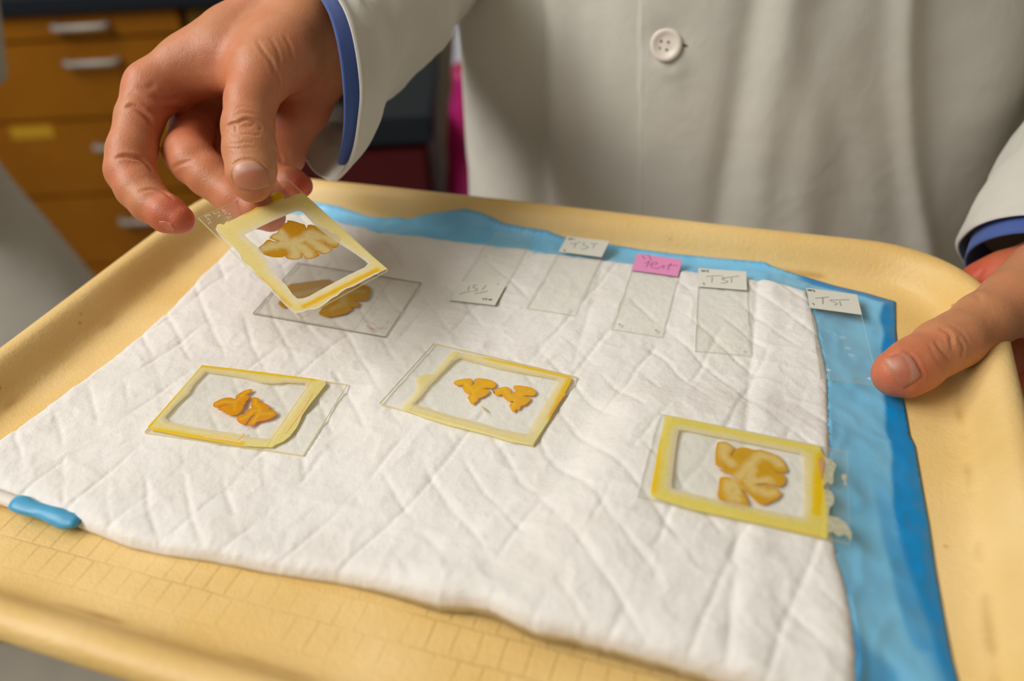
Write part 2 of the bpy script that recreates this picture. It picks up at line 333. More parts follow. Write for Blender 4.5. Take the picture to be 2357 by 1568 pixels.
def build_A():
    w1 = [plA.loc(z8(q)) for q in ([(250, 650), (500, 590), (800, 600), (960, 480), (1100, 320), (1250, 240)], [(800, 600), (780, 850)])]
    w2 = [plA.loc(z8(q)) for q in ([(1400, 560), (1400, 660), (1550, 780), (1520, 950), (1900, 950)], [(1550, 850), (1350, 870), (1150, 1040), (980, 1120)], [(1520, 950), (1350, 1200)])]
    def amt(T):
        t, r, l = plA.loc([(464, 841), (726, 874)]), plA.loc([(346, 988), (556, 1024)]), plA.loc([(340, 985), (400, 915)])
        return np.maximum(2.6-seg_dist(T, t[:1], t[1:]), np.maximum(2.4-seg_dist(T, r[:1], r[1:]), 2.2-seg_dist(T, l[:1], l[1:])))
    root, org = big_slide(plA, 'slide with two deep orange tissue pieces in a yellow border, nearest the left corner', 'edge_y', (-37.3, 20, -24.6, 24.9), A_out, A_in,
        lambda lo, li: medium_col((.0, 2.6), (253, 243, 170), (255, 226, 4), (.45, .9), li, 21, amt),
        [(A_b1, tissue_col(w1, .9, (244, 182, 0), (252, 206, 0), 31, rim=(232, 158, 0))), (A_b2, tissue_col(w2, .9, (244, 182, 0), (252, 206, 0), 32, rim=(232, 158, 0)))])
    for q in (z3([(345, 520), (420, 528), (545, 548)]), z3([(560, 500), (520, 530)]), z3([(910, 290), (870, 360), (820, 430), (770, 500)])):
        strokes(plA, [q], 1.1, .2, 'dried_crust', pbsdf('crust_peach', L4(240, 200, 130), .5, bump=[('n', 900, .0004)]), root, org)
build_A()
# ---- B: centre, two amber pieces
plB = plate6(-15.81, 299.78, -0.4630, -0.0174, -0.0012, 0.69)
B_out = z3([(1655, 68), (1850, 105), (2080, 155), (2262, 198), (2276, 206), (2275, 225), (2220, 330), (2160, 430), (2075, 563), (1960, 545), (1850, 510), (1640, 458), (1500, 415), (1388, 370), (1400, 345), (1450, 295), (1475, 252), (1462, 235), (1464, 208), (1500, 190), (1548, 186), (1590, 140), (1640, 82)])
B_in = z3([(1690, 103), (1780, 128), (1900, 160), (2050, 188), (2196, 215), (2205, 232), (2140, 340), (2080, 440), (2055, 492), (2035, 502), (1900, 476), (1780, 438), (1660, 410), (1550, 375), (1448, 345), (1490, 300), (1530, 250), (1590, 190), (1655, 122)])
z1 = lambda pts: zt(pts, 10.714, 1030, 850)
B_p1 = z1([(150, 340), (180, 300), (290, 260), (420, 240), (560, 230), (610, 260), (620, 330), (605, 400), (660, 365), (725, 355), (670, 310), (660, 260), (690, 235), (780, 225), (950, 245), (1080, 275), (1180, 340), (1200, 400), (1160, 460), (1100, 480), (980, 470), (880, 487), (980, 500), (1035, 540), (1030, 580), (960, 640), (860, 700), (760, 725), (755, 780), (680, 830), (640, 875), (600, 870), (550, 800), (490, 700), (530, 660), (590, 625), (500, 610), (430, 570), (370, 470), (380, 390), (320, 405), (240, 405), (180, 380)])
B_p2 = z1([(1125, 590), (1160, 530), (1230, 480), (1330, 450), (1450, 435), (1520, 465), (1560, 530), (1580, 610), (1640, 560), (1705, 545), (1640, 500), (1620, 440), (1660, 410), (1780, 405), (1950, 430), (2080, 460), (2180, 540), (2190, 600), (2140, 655), (2060, 665), (1950, 655), (1870, 672), (2000, 690), (2060, 730), (2020, 800), (1920, 890), (1800, 920), (1800, 970), (1750, 1010), (1690, 990), (1640, 1080), (1580, 1020), (1560, 960), (1520, 900), (1560, 850), (1630, 820), (1540, 815), (1440, 750), (1360, 680), (1345, 625), (1270, 650), (1180, 645)])
def build_B():
    w1 = [plB.loc(z1(q)) for q in ([(250, 340), (400, 310), (500, 430), (650, 560), (850, 400), (1050, 360)], [(650, 560), (620, 780)])]
    w2 = [plB.loc(z1([(x+985, y+195) for x, y in q])) for q in ([(250, 340), (400, 310), (500, 430), (650, 560), (850, 400), (1050, 360)], [(650, 560), (620, 780)])]
    def amt(T):
        t, r = plB.loc([(1120, 824), (1310, 869)]), plB.loc([(1312, 872), (1268, 962)])
        return np.maximum(2.6-seg_dist(T, t[:1], t[1:]), 3.0-seg_dist(T, r[:1], r[1:]))
    root, org = big_slide(plB, 'slide with two amber tissue pieces in a yellow border, at the centre of the pad', 'edge_y', (-22, 37.2, -24.8, 24.8), B_out, B_in,
        lambda lo, li: medium_col((.1, 2.8), (253, 244, 186), (255, 224, 4), (.4, .88), li, 41, amt),
        [(B_p1, tissue_col(w1, .9, (252, 204, 0), (255, 218, 0), 51, rim=(242, 180, 0))), (B_p2, tissue_col(w2, .9, (252, 204, 0), (255, 218, 0), 52, rim=(242, 180, 0))),
         (z1([(820, 895), (870, 930), (940, 980), (1010, 1070), (970, 1060), (900, 990), (830, 910)]), tissue_col([], 1, (222, 200, 110), (222, 200, 110), 5))])
    strokes(plB, [z1([(1105, 510), (1135, 550), (1150, 600)]), z1([(1565, 800), (1620, 815)])], .35, .13, 'dark_fleck', M['specks'], root, org)
    strokes(plB, [z3([(2245, 290), (2200, 350), (2165, 405)])], 1.0, .2, 'dried_crust', pbsdf('crust_gold', L4(226, 166, 50), .5, bump=[('n', 900, .0004)]), root, org)
build_B()
# ---- C: right, big section
z4 = lambda pts: zt(pts, 4.064, 1440, 900)
plC = plate6(86.6, 232., -0.327, -0.017, 0.060, 8.2)
C_out = z4([(370, 240), (420, 240), (700, 290), (1000, 360), (1400, 440), (1815, 520), (1822, 545), (1860, 640), (1862, 760), (1850, 900), (1880, 1050), (1890, 1200), (1885, 1385), (1700, 1345), (1500, 1300), (1250, 1245), (1000, 1190), (800, 1150), (600, 1105), (400, 1040), (232, 985), (240, 900), (270, 750), (300, 560), (350, 350)])
C_in = z4([(500, 370), (560, 372), (900, 440), (1300, 520), (1630, 588), (1658, 612), (1665, 800), (1665, 1000), (1662, 1160), (1640, 1185), (1400, 1135), (1150, 1080), (900, 1030), (650, 970), (435, 912), (428, 880), (450, 680), (480, 450)])
zc = lambda pts: zt(pts, 8.71, 1630, 1000)
C_brain = zc([(190, 160), (280, 150), (370, 155), (450, 215), (530, 280), (500, 350), (450, 400), (455, 450), (500, 370), (570, 300), (640, 265), (780, 270), (910, 315), (1050, 310), (1240, 370), (1400, 430), (1500, 530), (1560, 630), (1590, 720), (1560, 760), (1460, 775), (1350, 750), (1250, 690), (1370, 775), (1500, 800), (1550, 860), (1550, 950), (1500, 1030), (1420, 1055), (1300, 1030), (1180, 990), (1050, 990), (930, 1018), (1200, 1022), (1380, 1090), (1480, 1190), (1400, 1290), (1280, 1350), (1130, 1410), (1000, 1390), (900, 1290), (790, 1180), (640, 1090), (740, 1200), (800, 1330), (820, 1430), (780, 1500), (600, 1510), (400, 1440), (200, 1290), (180, 1200), (210, 1080), (220, 900), (260, 855), (400, 860), (550, 905), (560, 890), (470, 820), (350, 760), (240, 742), (240, 700), (420, 692), (300, 670), (150, 620), (140, 480), (150, 300)])
def build_C():
    wm = [plC.loc(zc(q)) for q in ([(330, 250), (300, 450), (480, 600)], [(400, 1000), (400, 1150), (600, 1300)], [(550, 900), (700, 760), (820, 600), (1050, 420), (1300, 480), (1420, 600)], [(860, 650), (850, 900), (950, 960), (1200, 930)], [(800, 950), (950, 1100), (1150, 1180), (1300, 1180)], [(500, 1000), (600, 1100), (480, 1300)])]
    def amt(T):
        l, r, b = plC.loc([(1515, 1010), (1503, 1130)]), plC.loc([(1888, 1050), (1880, 1180)]), plC.loc([(1640, 1188), (1890, 1236)])
        return np.maximum(3.2-seg_dist(T, l[:1], l[1:]), np.maximum(3.6-seg_dist(T, r[:1], r[1:]), 2.2-seg_dist(T, b[:1], b[1:])))
    root, org = big_slide(plC, 'slide with a mottled brain section in a broad yellow border, overlapping the blue strip', 'edge_g', (-36, 27, -24.8, 24.6), C_out, C_in,
        lambda lo, li: medium_col((.6, 3.0), (252, 240, 134), (255, 226, 10), (.55, .92), li, 61, amt),
        [(C_brain, tissue_col(wm, 2.3, (240, 196, 0), (250, 230, 150), 71, rim=(236, 184, 0), alpha=.88))])
    for q in ([(1800, 555), (1870, 625), (1930, 650), (1975, 700), (1960, 730), (1940, 790), (1945, 850), (1920, 885), (1895, 850), (1870, 870), (1850, 900), (1845, 760), (1800, 680)], [(1860, 920), (1920, 940), (1950, 990), (1945, 1060), (1905, 1100), (1900, 1170), (1990, 1190), (2060, 1240), (2115, 1330), (2110, 1400), (2060, 1345), (1990, 1360), (1940, 1320), (1880, 1335), (1870, 1100)], [(2020, 790), (2050, 775), (2070, 800), (2060, 850), (2070, 880), (2045, 885), (2045, 840), (2025, 825)]):
        lo = plC.loc(z4(q)); n = lambda T, d: np.c_[np.broadcast_to(lin([226, 222, 196]), (len(T), 3)), .82+.18*sm(-.4, .5, vnoise(T, 1.1, 9))]
        put(plC, 'dried_crust', film(lo, h=.3, th=.15, colf=n), M['film'], root, .02, org)
    lo = plC.loc(z4([(1800, 640), (1830, 620), (1860, 680), (1850, 760), (1830, 840), (1812, 760)]))
    put(plC, 'dried_crust', film(lo, h=.3, th=.3, colf=lambda T, d: np.c_[np.broadcast_to(lin([236, 190, 130]), (len(T), 3)), np.full(len(T), .95)]), M['film'], root, .15, org)
build_C()
# ---- D: under the held slide
zD = lambda pts: zt(pts, 6.2, 600, 620)
plD = plate6(-91.41, 387.33, -0.3186, 0.0401, 0.0271, -1.65)
def build_D():
    br = [(640, 700), (648, 683), (658, 662), (668, 654), (700, 650), (735, 645), (758, 643), (768, 650), (800, 653), (820, 652), (839, 656), (850, 660), (854, 668), (851, 682), (845, 691), (832, 693), (812, 692), (828, 698), (824, 706), (812, 708), (808, 706), (810, 714), (793, 723), (772, 728), (753, 730), (738, 726), (733, 722), (742, 708), (720, 700), (700, 702), (672, 707), (650, 709)]
    wm = [plD.loc(q) for q in ([(680, 680), (730, 668), (790, 672), (835, 672)], [(790, 672), (790, 700), (765, 712)])]
    root, org = big_slide(plD, 'clear slide with a brown tissue section and no border, beneath the held slide', 'edge_o', (-37.3, 20.5, -24.6, 24.8), None, None, None,
        [(br, tissue_col(wm, 2.2, (220, 172, 46), (226, 196, 116), 81))], glass='glass_d')
    strokes(plD, [zD(q) for q in ([(1510, 800), (1560, 850), (1600, 840), (1650, 860)], [(1640, 820), (1700, 840), (1760, 820)], [(1790, 770), (1830, 740)], [(1560, 740), (1590, 790)])], .3, .0, 'faded_writing', M['ink_r'], root, org)
build_D()
# ---- small labelled slides
def small(key, pose, label, lab_px, lab, txt=(), prints=(), crosses=(), crossmat='white', drops=(), edge='edge_g', flip=False, labelthk=.10):
    pl = plate6(*pose); org = pl.w([[0, 0, -1.0]])[0]
    root = empty('labelled_slide', org, label, 'microscope slide', 'narrow glass slides with a painted writing end')
    slab(pl, -12.5, 12.5, -37.5, 37.5, -1.0, 0, 'glass_plate', [M['glass'], M[edge]], root, org)
    y0, y1 = (-37.5, -17.5) if flip else (17.5, 37.5)
    if lab_px is not None:
        ys = pl.loc(lab_px)[:, 1].mean()
        if flip: y1 = ys
        else: y0 = ys
    o = slab(pl, -12.5, 12.5, y0, y1, .0, labelthk, 'frosted_label', [M[lab], M[lab]], root, org)
    if txt: strokes(pl, txt, .5, labelthk, 'handwriting', M['ink_p' if lab == 'label_p' else 'ink'], root, org)
    if prints: strokes(pl, prints, .5, labelthk, 'printed_marks', M['ink_p' if lab == 'label_p' else 'ink_b'], root, org)
    for (x, y) in crosses:
        c = pl.loc([(x, y)])[0]
        strokes(pl, [[(c[0]-1, c[1]), (c[0]+1, c[1])], [(c[0], c[1]-1), (c[0], c[1]+1)]], .35, 0., 'cross_mark', M[crossmat], root, org, px=False)
    for (x, y) in drops:
        c = pl.loc([(x, y)])[0]; a = np.linspace(0, 2*np.pi, 14)[:-1]
        put(pl, 'smear_spot', film(np.c_[c[0]+1.6*np.cos(a), c[1]+1.3*np.sin(a)], h=.4, th=.04, colf=lambda T, d: np.c_[np.ones((len(T), 3))*.98, np.full(len(T), .16)]), M['film'], root, .01, org)
    return pl
def Z(lines, s, ox, oy): return [zt(q, s, ox, oy) for q in lines]
small('S1', (-7.97, 409.34, -0.3178, -0.0010, -0.0197, -0.46), 'narrow slide with its white label at the near end and upside-down writing', [(1060, 650), (1157, 655)], 'label_w',
      Z([[(790, 300), (740, 450)], [(430, 600), (640, 530), (850, 490)], [(1090, 250), (960, 280), (940, 350), (1070, 410), (1060, 470), (930, 490)], [(1400, 270), (1320, 360), (1250, 450)], [(980, 580), (1200, 540), (1480, 480)]], 15.71, 1030, 640),
      Z([[(1275, 785), (1310, 745), (1335, 790)], [(1380, 750), (1420, 750), (1390, 800), (1430, 800)], [(1490, 770), (1520, 810), (1545, 770), (1575, 815), (1610, 770)], [(1800, 240), (1860, 240)]], 15.71, 1030, 640), flip=True)
small('S2', (33.37, 396.14, -0.3682, 0.0130, -0.0143, 0.73), 'narrow slide with a white label over the blue border, left of the pink-labelled one', [(1290, 581), (1393, 592)], 'label_w',
      Z([[(540, 530), (750, 520), (950, 470)], [(760, 540), (690, 690)], [(1130, 480), (1030, 570), (1240, 660), (1100, 740), (960, 720)], [(1330, 520), (1480, 540), (1620, 530)], [(1500, 550), (1430, 700)]], 16.84, 1280, 530),
      Z([[(480, 320), (520, 370), (560, 330), (600, 370), (640, 320)], [(680, 330), (720, 360)], [(310, 760), (350, 790), (320, 830)]], 16.84, 1280, 530))
small('S3', (72.18, 372.68, -0.3240, 0.0013, 0.0266, 0.85), 'narrow slide with a bright pink label end', [(1456, 623), (1566, 637)], 'label_p',
      Z([[(760, 420), (700, 560), (630, 690)], [(560, 530), (760, 470)], [(830, 590), (1000, 580), (1060, 520), (900, 500), (800, 600), (860, 700), (1050, 730), (1220, 670), (1300, 620), (1330, 670), (1270, 740)], [(1610, 530), (1520, 650), (1470, 800)], [(1430, 625), (1600, 610), (1860, 620)]], 16.84, 1450, 575),
      Z([[(515, 220), (510, 290), (560, 350), (620, 350)], [(770, 240), (775, 350), (850, 400)], [(640, 215), (760, 230)]], 16.84, 1450, 575), crosses=[(1426, 747), (1510, 761)], crossmat='ink_r')
small('S4', (106.24, 353.82, -0.2277, -0.0011, 0.0104, 1.05), 'narrow slide with a white label, just right of the pink-labelled one', [(1602, 657), (1720, 671)], 'label_w',
      Z([[(570, 510), (850, 480), (1180, 490)], [(780, 530), (760, 720)], [(1250, 570), (1120, 590), (1200, 640), (1340, 680), (1250, 740), (1090, 740)], [(1130, 560), (1450, 530), (1750, 490)], [(1470, 560), (1480, 720)]], 15.71, 1590, 605),
      Z([[(380, 260), (420, 330), (460, 280), (500, 330), (540, 280)], [(640, 280), (590, 290), (630, 320), (600, 350)], [(430, 740), (480, 760), (490, 800)]], 15.71, 1590, 605), crosses=[(1709, 806)])
small('S5', (156.77, 328.21, -0.2243, 0.0076, 0.0826, 0.94), 'narrow slide lying half on the blue strip beside the holding thumb', [(1866, 706), (1983, 728)], 'label_w',
      Z([[(540, 620), (780, 600), (1000, 580)], [(790, 610), (790, 820)], [(1700, 670), (1300, 680), (1060, 680), (1080, 720), (1290, 800), (1180, 860)], [(1360, 730), (1410, 880)]], 14.73, 1840, 645),
      Z([[(280, 320), (320, 370), (350, 320), (390, 380), (420, 330)], [(510, 350), (460, 360), (520, 390), (490, 400)], [(430, 790), (480, 810), (500, 850)]], 14.73, 1840, 645),
      crosses=[(1907, 852), (2001, 872)], drops=[(1940, 777), (1951, 802), (1960, 818)])
# ================================================================== tray
TA = math.radians(20); U2 = np.array([math.cos(TA), -math.sin(TA)]); V2 = np.array([math.sin(TA), math.cos(TA)])
TU0, TU1, TV0, TV1, TR_, TZ = -354., 108.5, 107., 447., 62., -8.8
def uv(u, v): return np.asarray(u)[..., None]*U2 + np.asarray(v)[..., None]*V2
PROF = [(0.0, 2.4), (.3, 4.6), (1.8, 7.2), (4.6, 8.9), (7.8, 9.1), (10.8, 7.9), (13.6, 5.0), (16.2, 1.2), (18.6, -2.6), (21., -5.4), (24., -7.2), (28., -8.3), (32., TZ)]
def tray_z(xy):
    """height of the tray's upper surface at points (mm)"""
    u = xy @ U2; v = xy @ V2; cx, cy, hx, hy = (TU0+TU1)/2, (TV0+TV1)/2, (TU1-TU0)/2, (TV1-TV0)/2
    qx, qy = np.abs(u-cx)-hx+TR_, np.abs(v-cy)-hy+TR_
    d = -(np.hypot(np.maximum(qx, 0), np.maximum(qy, 0))+np.minimum(np.maximum(qx, qy), 0)-TR_)
    p = np.array(PROF); return np.interp(d, p[:, 0], p[:, 1])
def build_tray():
    pr = spline(np.c_[np.array(PROF), np.zeros(len(PROF))], 3)[:, :2]
    under = [(33., TZ-2.5), (27, -11.), (22.5, -9.4), (19, -6.5), (15.5, -2.2), (12.6, 2.0), (10, 5.0), (7.3, 6.3), (4.8, 6.0), (2.8, 3.8), (2.0, 1.6), (.6, 1.0)]
    prof = list(pr)
    rings = []; NC = 18
    def ring(s, z):
        r = max(TR_-s, 3); out = []
        for (cx, cy, a0) in ((TU1-s-r, TV1-s-r, 0), (TU0+s+r, TV1-s-r, 90), (TU0+s+r, TV0+s+r, 180), (TU1-s-r, TV0+s+r, 270)):
            for k in range(NC+1):
                a = math.radians(a0+90*k/NC); out.append((cx+r*math.cos(a), cy+r*math.sin(a)))
        # subdivide the straight runs, with a faint waviness from the moulding
        o = np.array(out); full = []
        for i in range(4):
            full += out[i*(NC+1):(i+1)*(NC+1)]
            a, b = o[(i+1)*(NC+1)-1], o[((i+1)*(NC+1)) % len(o)]
            full += [tuple(a+(b-a)*t) for t in np.linspace(0, 1, 14)[1:-1]]
        full = np.array(full); xy = uv(full[:, 0], full[:, 1]); w = .35*vnoise(xy, 60., 4)*(1 if s < 20 else 0)
        return np.c_[xy, np.full(len(xy), z)+w]
    allp = [(0.6, 1.0)] + [tuple(q) for q in prof]
    for s, z in allp: rings.append(ring(s, z))
    n = len(rings[0]); nt = len(rings)
    for s, z in under[::1]: rings.append(ring(s, z))
    V = np.concatenate(rings); Fs = []
    for i in range(nt-1):
        for j in range(n): Fs.append([i*n+j, i*n+(j+1) % n, (i+1)*n+(j+1) % n, (i+1)*n+j])
    Fs.append([(nt-1)*n+j for j in range(n)])                       # floor top
    for i in range(nt, len(rings)-1):
        for j in range(n): Fs.append([i*n+j, i*n+(j+1) % n, (i+1)*n+(j+1) % n, (i+1)*n+j])
    Fs.append([nt*n+j for j in range(n)][::-1])
    L = len(rings)-1
    for j in range(n): Fs.append([L*n+j, L*n+(j+1) % n, (j+1) % n, j])
    # material: resin over woven cloth with a worn grid imprint
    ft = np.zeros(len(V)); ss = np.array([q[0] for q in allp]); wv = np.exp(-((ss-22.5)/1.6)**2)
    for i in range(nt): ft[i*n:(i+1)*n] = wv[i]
    x, nt_, N, K, o = mat('tray_fibreglass'); b = N('ShaderNodeBsdfPrincipled'); K(b.outputs[0], o.inputs[0]); b.inputs['Roughness'].default_value = .42; b.inputs['Specular IOR Level'].default_value = .35
    tc = N('ShaderNodeTexCoord'); mp = N('ShaderNodeMapping'); mp.inputs['Rotation'].default_value = (0, 0, TA); K(tc.outputs['Object'], mp.inputs[0])
    n1 = N('ShaderNodeTexNoise'); n1.inputs['Scale'].default_value = 14; n1.inputs['Detail'].default_value = 6; K(mp.outputs[0], n1.inputs[0])
    n2 = N('ShaderNodeTexNoise'); n2.inputs['Scale'].default_value = 420; n2.inputs['Detail'].default_value = 2; K(mp.outputs[0], n2.inputs[0])
    cr = N('ShaderNodeValToRGB'); cr.color_ramp.elements[0].position = .36; cr.color_ramp.elements[0].color = L4(226, 188, 116); cr.color_ramp.elements[1].position = .66; cr.color_ramp.elements[1].color = L4(237, 205, 142); K(n1.outputs['Fac'], cr.inputs[0])
    br = N('ShaderNodeTexBrick'); br.inputs['Scale'].default_value = 1; br.inputs['Mortar Size'].default_value = .00055; br.inputs['Mortar Smooth'].default_value = .8; br.inputs['Brick Width'].default_value = .0088; br.inputs['Row Height'].default_value = .0125; br.offset = .5
    dn = N('ShaderNodeTexNoise'); dn.inputs['Scale'].default_value = 60; K(mp.outputs[0], dn.inputs[0])
    va = N('ShaderNodeVectorMath'); va.operation = 'MULTIPLY_ADD'; K(dn.outputs['Color'], va.inputs[0]); va.inputs[1].default_value = (.0012, .0012, 0); K(mp.outputs[0], va.inputs[2]); K(va.outputs[0], br.inputs['Vector'])
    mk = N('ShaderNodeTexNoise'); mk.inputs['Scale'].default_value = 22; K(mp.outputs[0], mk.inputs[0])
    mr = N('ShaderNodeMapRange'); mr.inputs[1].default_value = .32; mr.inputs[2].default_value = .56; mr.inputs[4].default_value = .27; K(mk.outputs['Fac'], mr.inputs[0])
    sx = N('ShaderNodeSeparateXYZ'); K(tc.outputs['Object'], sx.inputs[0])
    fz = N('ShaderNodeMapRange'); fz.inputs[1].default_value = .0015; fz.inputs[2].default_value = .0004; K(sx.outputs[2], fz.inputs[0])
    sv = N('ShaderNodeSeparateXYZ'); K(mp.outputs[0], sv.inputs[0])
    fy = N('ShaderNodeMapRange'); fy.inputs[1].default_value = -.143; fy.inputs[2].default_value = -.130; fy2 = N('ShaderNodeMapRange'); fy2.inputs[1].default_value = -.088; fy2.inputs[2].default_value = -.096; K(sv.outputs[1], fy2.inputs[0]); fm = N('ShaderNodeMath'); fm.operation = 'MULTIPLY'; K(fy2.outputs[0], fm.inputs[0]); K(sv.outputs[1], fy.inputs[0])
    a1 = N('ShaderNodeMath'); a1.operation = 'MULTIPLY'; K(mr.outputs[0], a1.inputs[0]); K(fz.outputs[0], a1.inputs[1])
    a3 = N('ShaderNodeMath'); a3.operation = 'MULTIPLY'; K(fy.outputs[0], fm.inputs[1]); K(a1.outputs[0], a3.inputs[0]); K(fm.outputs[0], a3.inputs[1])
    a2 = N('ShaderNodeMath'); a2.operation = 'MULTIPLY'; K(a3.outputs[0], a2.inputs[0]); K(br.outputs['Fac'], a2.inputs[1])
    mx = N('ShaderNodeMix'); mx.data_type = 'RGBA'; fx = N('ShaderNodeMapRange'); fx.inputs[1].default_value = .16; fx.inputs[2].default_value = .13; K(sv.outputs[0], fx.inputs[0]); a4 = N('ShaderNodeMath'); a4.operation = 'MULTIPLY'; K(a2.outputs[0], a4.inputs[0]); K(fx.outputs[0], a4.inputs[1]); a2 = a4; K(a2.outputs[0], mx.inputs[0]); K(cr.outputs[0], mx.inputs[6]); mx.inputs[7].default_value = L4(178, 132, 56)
    # specks and stains
    sp = N('ShaderNodeTexVoronoi'); sp.inputs['Scale'].default_value = 55; K(mp.outputs[0], sp.inputs[0])
    sr = N('ShaderNodeMapRange'); sr.inputs[1].default_value = .075; sr.inputs[2].default_value = .03; K(sp.outputs['Distance'], sr.inputs[0])
    sp2 = N('ShaderNodeMath'); sp2.operation = 'MULTIPLY'; K(sr.outputs[0], sp2.inputs[0]); mk2 = N('ShaderNodeMapRange'); mk2.inputs[1].default_value = .55; mk2.inputs[2].default_value = .6; mk2.inputs[4].default_value = .6; K(mk.outputs['Fac'], mk2.inputs[0]); K(mk2.outputs[0], sp2.inputs[1])
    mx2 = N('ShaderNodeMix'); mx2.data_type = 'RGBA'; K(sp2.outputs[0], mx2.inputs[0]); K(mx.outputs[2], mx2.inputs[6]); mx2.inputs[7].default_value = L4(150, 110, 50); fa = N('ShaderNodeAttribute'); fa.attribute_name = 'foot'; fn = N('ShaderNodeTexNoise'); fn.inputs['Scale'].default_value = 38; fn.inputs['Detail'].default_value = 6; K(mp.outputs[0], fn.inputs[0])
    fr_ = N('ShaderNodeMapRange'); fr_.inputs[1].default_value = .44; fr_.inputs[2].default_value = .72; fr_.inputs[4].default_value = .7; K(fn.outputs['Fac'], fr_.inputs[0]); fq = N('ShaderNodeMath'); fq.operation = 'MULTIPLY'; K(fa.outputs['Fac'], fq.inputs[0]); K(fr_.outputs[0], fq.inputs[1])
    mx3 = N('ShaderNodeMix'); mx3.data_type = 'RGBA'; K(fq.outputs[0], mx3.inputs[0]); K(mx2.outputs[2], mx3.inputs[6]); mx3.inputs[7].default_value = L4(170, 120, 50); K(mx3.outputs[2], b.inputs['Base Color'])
    w1 = N('ShaderNodeTexNoise'); w1.inputs['Scale'].default_value = 800; K(mp.outputs[0], w1.inputs[0])
    w2 = N('ShaderNodeTexNoise'); w2.inputs['Scale'].default_value = 420; K(mp.outputs[0], w2.inputs[0])
    ad = N('ShaderNodeMath'); ad.operation = 'ADD'; K(w1.outputs['Fac'], ad.inputs[0]); K(w2.outputs['Fac'], ad.inputs[1])
    bp = N('ShaderNodeBump'); bp.inputs['Distance'].default_value = .0002; K(ad.outputs[0], bp.inputs['Height'])
    bp2 = N('ShaderNodeBump'); bp2.inputs['Distance'].default_value = -.0006; K(a2.outputs[0], bp2.inputs['Height']); K(bp.outputs[0], bp2.inputs['Normal'])
    bp3 = N('ShaderNodeBump'); bp3.inputs['Distance'].default_value = .0012; K(n1.outputs['Fac'], bp3.inputs['Height']); K(bp2.outputs[0], bp3.inputs['Normal']); K(bp3.outputs[0], b.inputs['Normal'])
    c = uv(np.array((TU0+TU1)/2), np.array((TV0+TV1)/2))
    o = mesh('serving_tray', m(V), Fs, x, None, attrs={'foot': ft}, origin=m([c[0], c[1], TZ]))
    tag(o, 'beige resin serving tray with rounded corners and raised rim, held under the pad', 'tray')
    return o
TRAY = build_tray()

# ================================================================== pad
PLATES = [(plA, 37.5, 25), (plB, 37.5, 25), (plC, 37.5, 25), (plD, 37.5, 25)] + [(plate6(*q), 12.5, 37.5) for q in
    [(-7.97, 409.34, -0.3178, -0.0010, -0.0197, -0.46), (33.37, 396.14, -0.3682, 0.0130, -0.0143, 0.73), (72.18, 372.68, -0.3240, 0.0013, 0.0266, 0.85), (106.24, 353.82, -0.2277, -0.0011, 0.0104, 1.05), (156.77, 328.21, -0.2243, 0.0076, 0.0826, 0.94)]]
def pad_z(xy, detail=True):
    num = np.zeros(len(xy)); den = np.zeros(len(xy)); cap = np.full(len(xy), 99.)
    for pl, hx, hy in PLATES:
        R = pl.R[:2, :2]; rel = (xy-pl.t[:2]) @ R; q = np.clip(rel, [-hx, -hy], [hx, hy]); d = np.linalg.norm(rel-q, axis=1)
        zc = pl.t[2]+q[:, 0]*pl.R[2, 0]+q[:, 1]*pl.R[2, 1]-1.05; w = 1/(d*d+40.)**1.4; num += w*zc; den += w
        cap = np.minimum(cap, np.where(d < 1.2, zc-.03, 99.))
    z = num/den
    if detail:
        g = np.zeros(len(xy)); warp = 3.4*vnoise(xy, 48., 2)+1.0*vnoise(xy, 12., 21)
        for ang, sp, ph in ((-65, 15.2, 1.2), (58, 24., 5.)):
            a = math.radians(ang); t = xy @ np.array([-math.sin(a), math.cos(a)])+ph+warp
            q = (t/sp-np.round(t/sp))*sp; g -= .62*np.exp(-(q/.95)**2)*sm(-.35, .45, vnoise(xy, 24., 7+ang)+.25*vnoise(xy, 8., 70+ang)) - .14*(1-np.exp(-(q/5.)**2))
        wr = (1-np.abs(vnoise(xy @ np.array([[.8, .5], [-.35, 1]]), 15., 12)))**5*.4 + .45*vnoise(xy, 30., 14) + .17*vnoise(xy, 7., 15) + (1-np.abs(vnoise(xy @ np.array([[.9, -.6], [.5, .8]]), 11., 18)))**6*.3
        f1, f2 = PZ(1745, 640)[:2], PZ(1690, 1300)[:2]; fd = ((xy-f1) @ np.array([(f2-f1)[1], -(f2-f1)[0]]))/np.linalg.norm(f2-f1)
        g1, g2 = PZ(1390, 600)[:2], PZ(1330, 800)[:2]; gd = ((xy-g1) @ np.array([(g2-g1)[1], -(g2-g1)[0]]))/np.linalg.norm(g2-g1)
        lift = -1.1*np.exp(-np.abs(fd)/2.2)+.9*np.exp(-((fd+7)/6.)**2) - .6*np.exp(-np.abs(gd)/1.8)*sm(300, 340, xy[:, 1])
        z = z+g+wr-.4+lift
    return np.minimum(z, cap)
pxz = lambda pts, z=0.: np.array([PZ(x, y, z)[:2] for x, y in pts])
WHITE = pxz([(640, 480), (720, 491), (790, 508), (842, 517), (870, 527), (960, 533), (1070, 548), (1140, 556), (1215, 565), (1255, 577), (1310, 584), (1400, 596), (1480, 606), (1600, 622), (1700, 633), (1758, 638), (1800, 652), (1858, 668), (1880, 740), (1892, 800), (1904, 860), (1906, 960), (1904, 1100), (1905, 1235), (1922, 1310), (1945, 1375), (1962, 1450), (1972, 1530), (1972, 1640)]) 
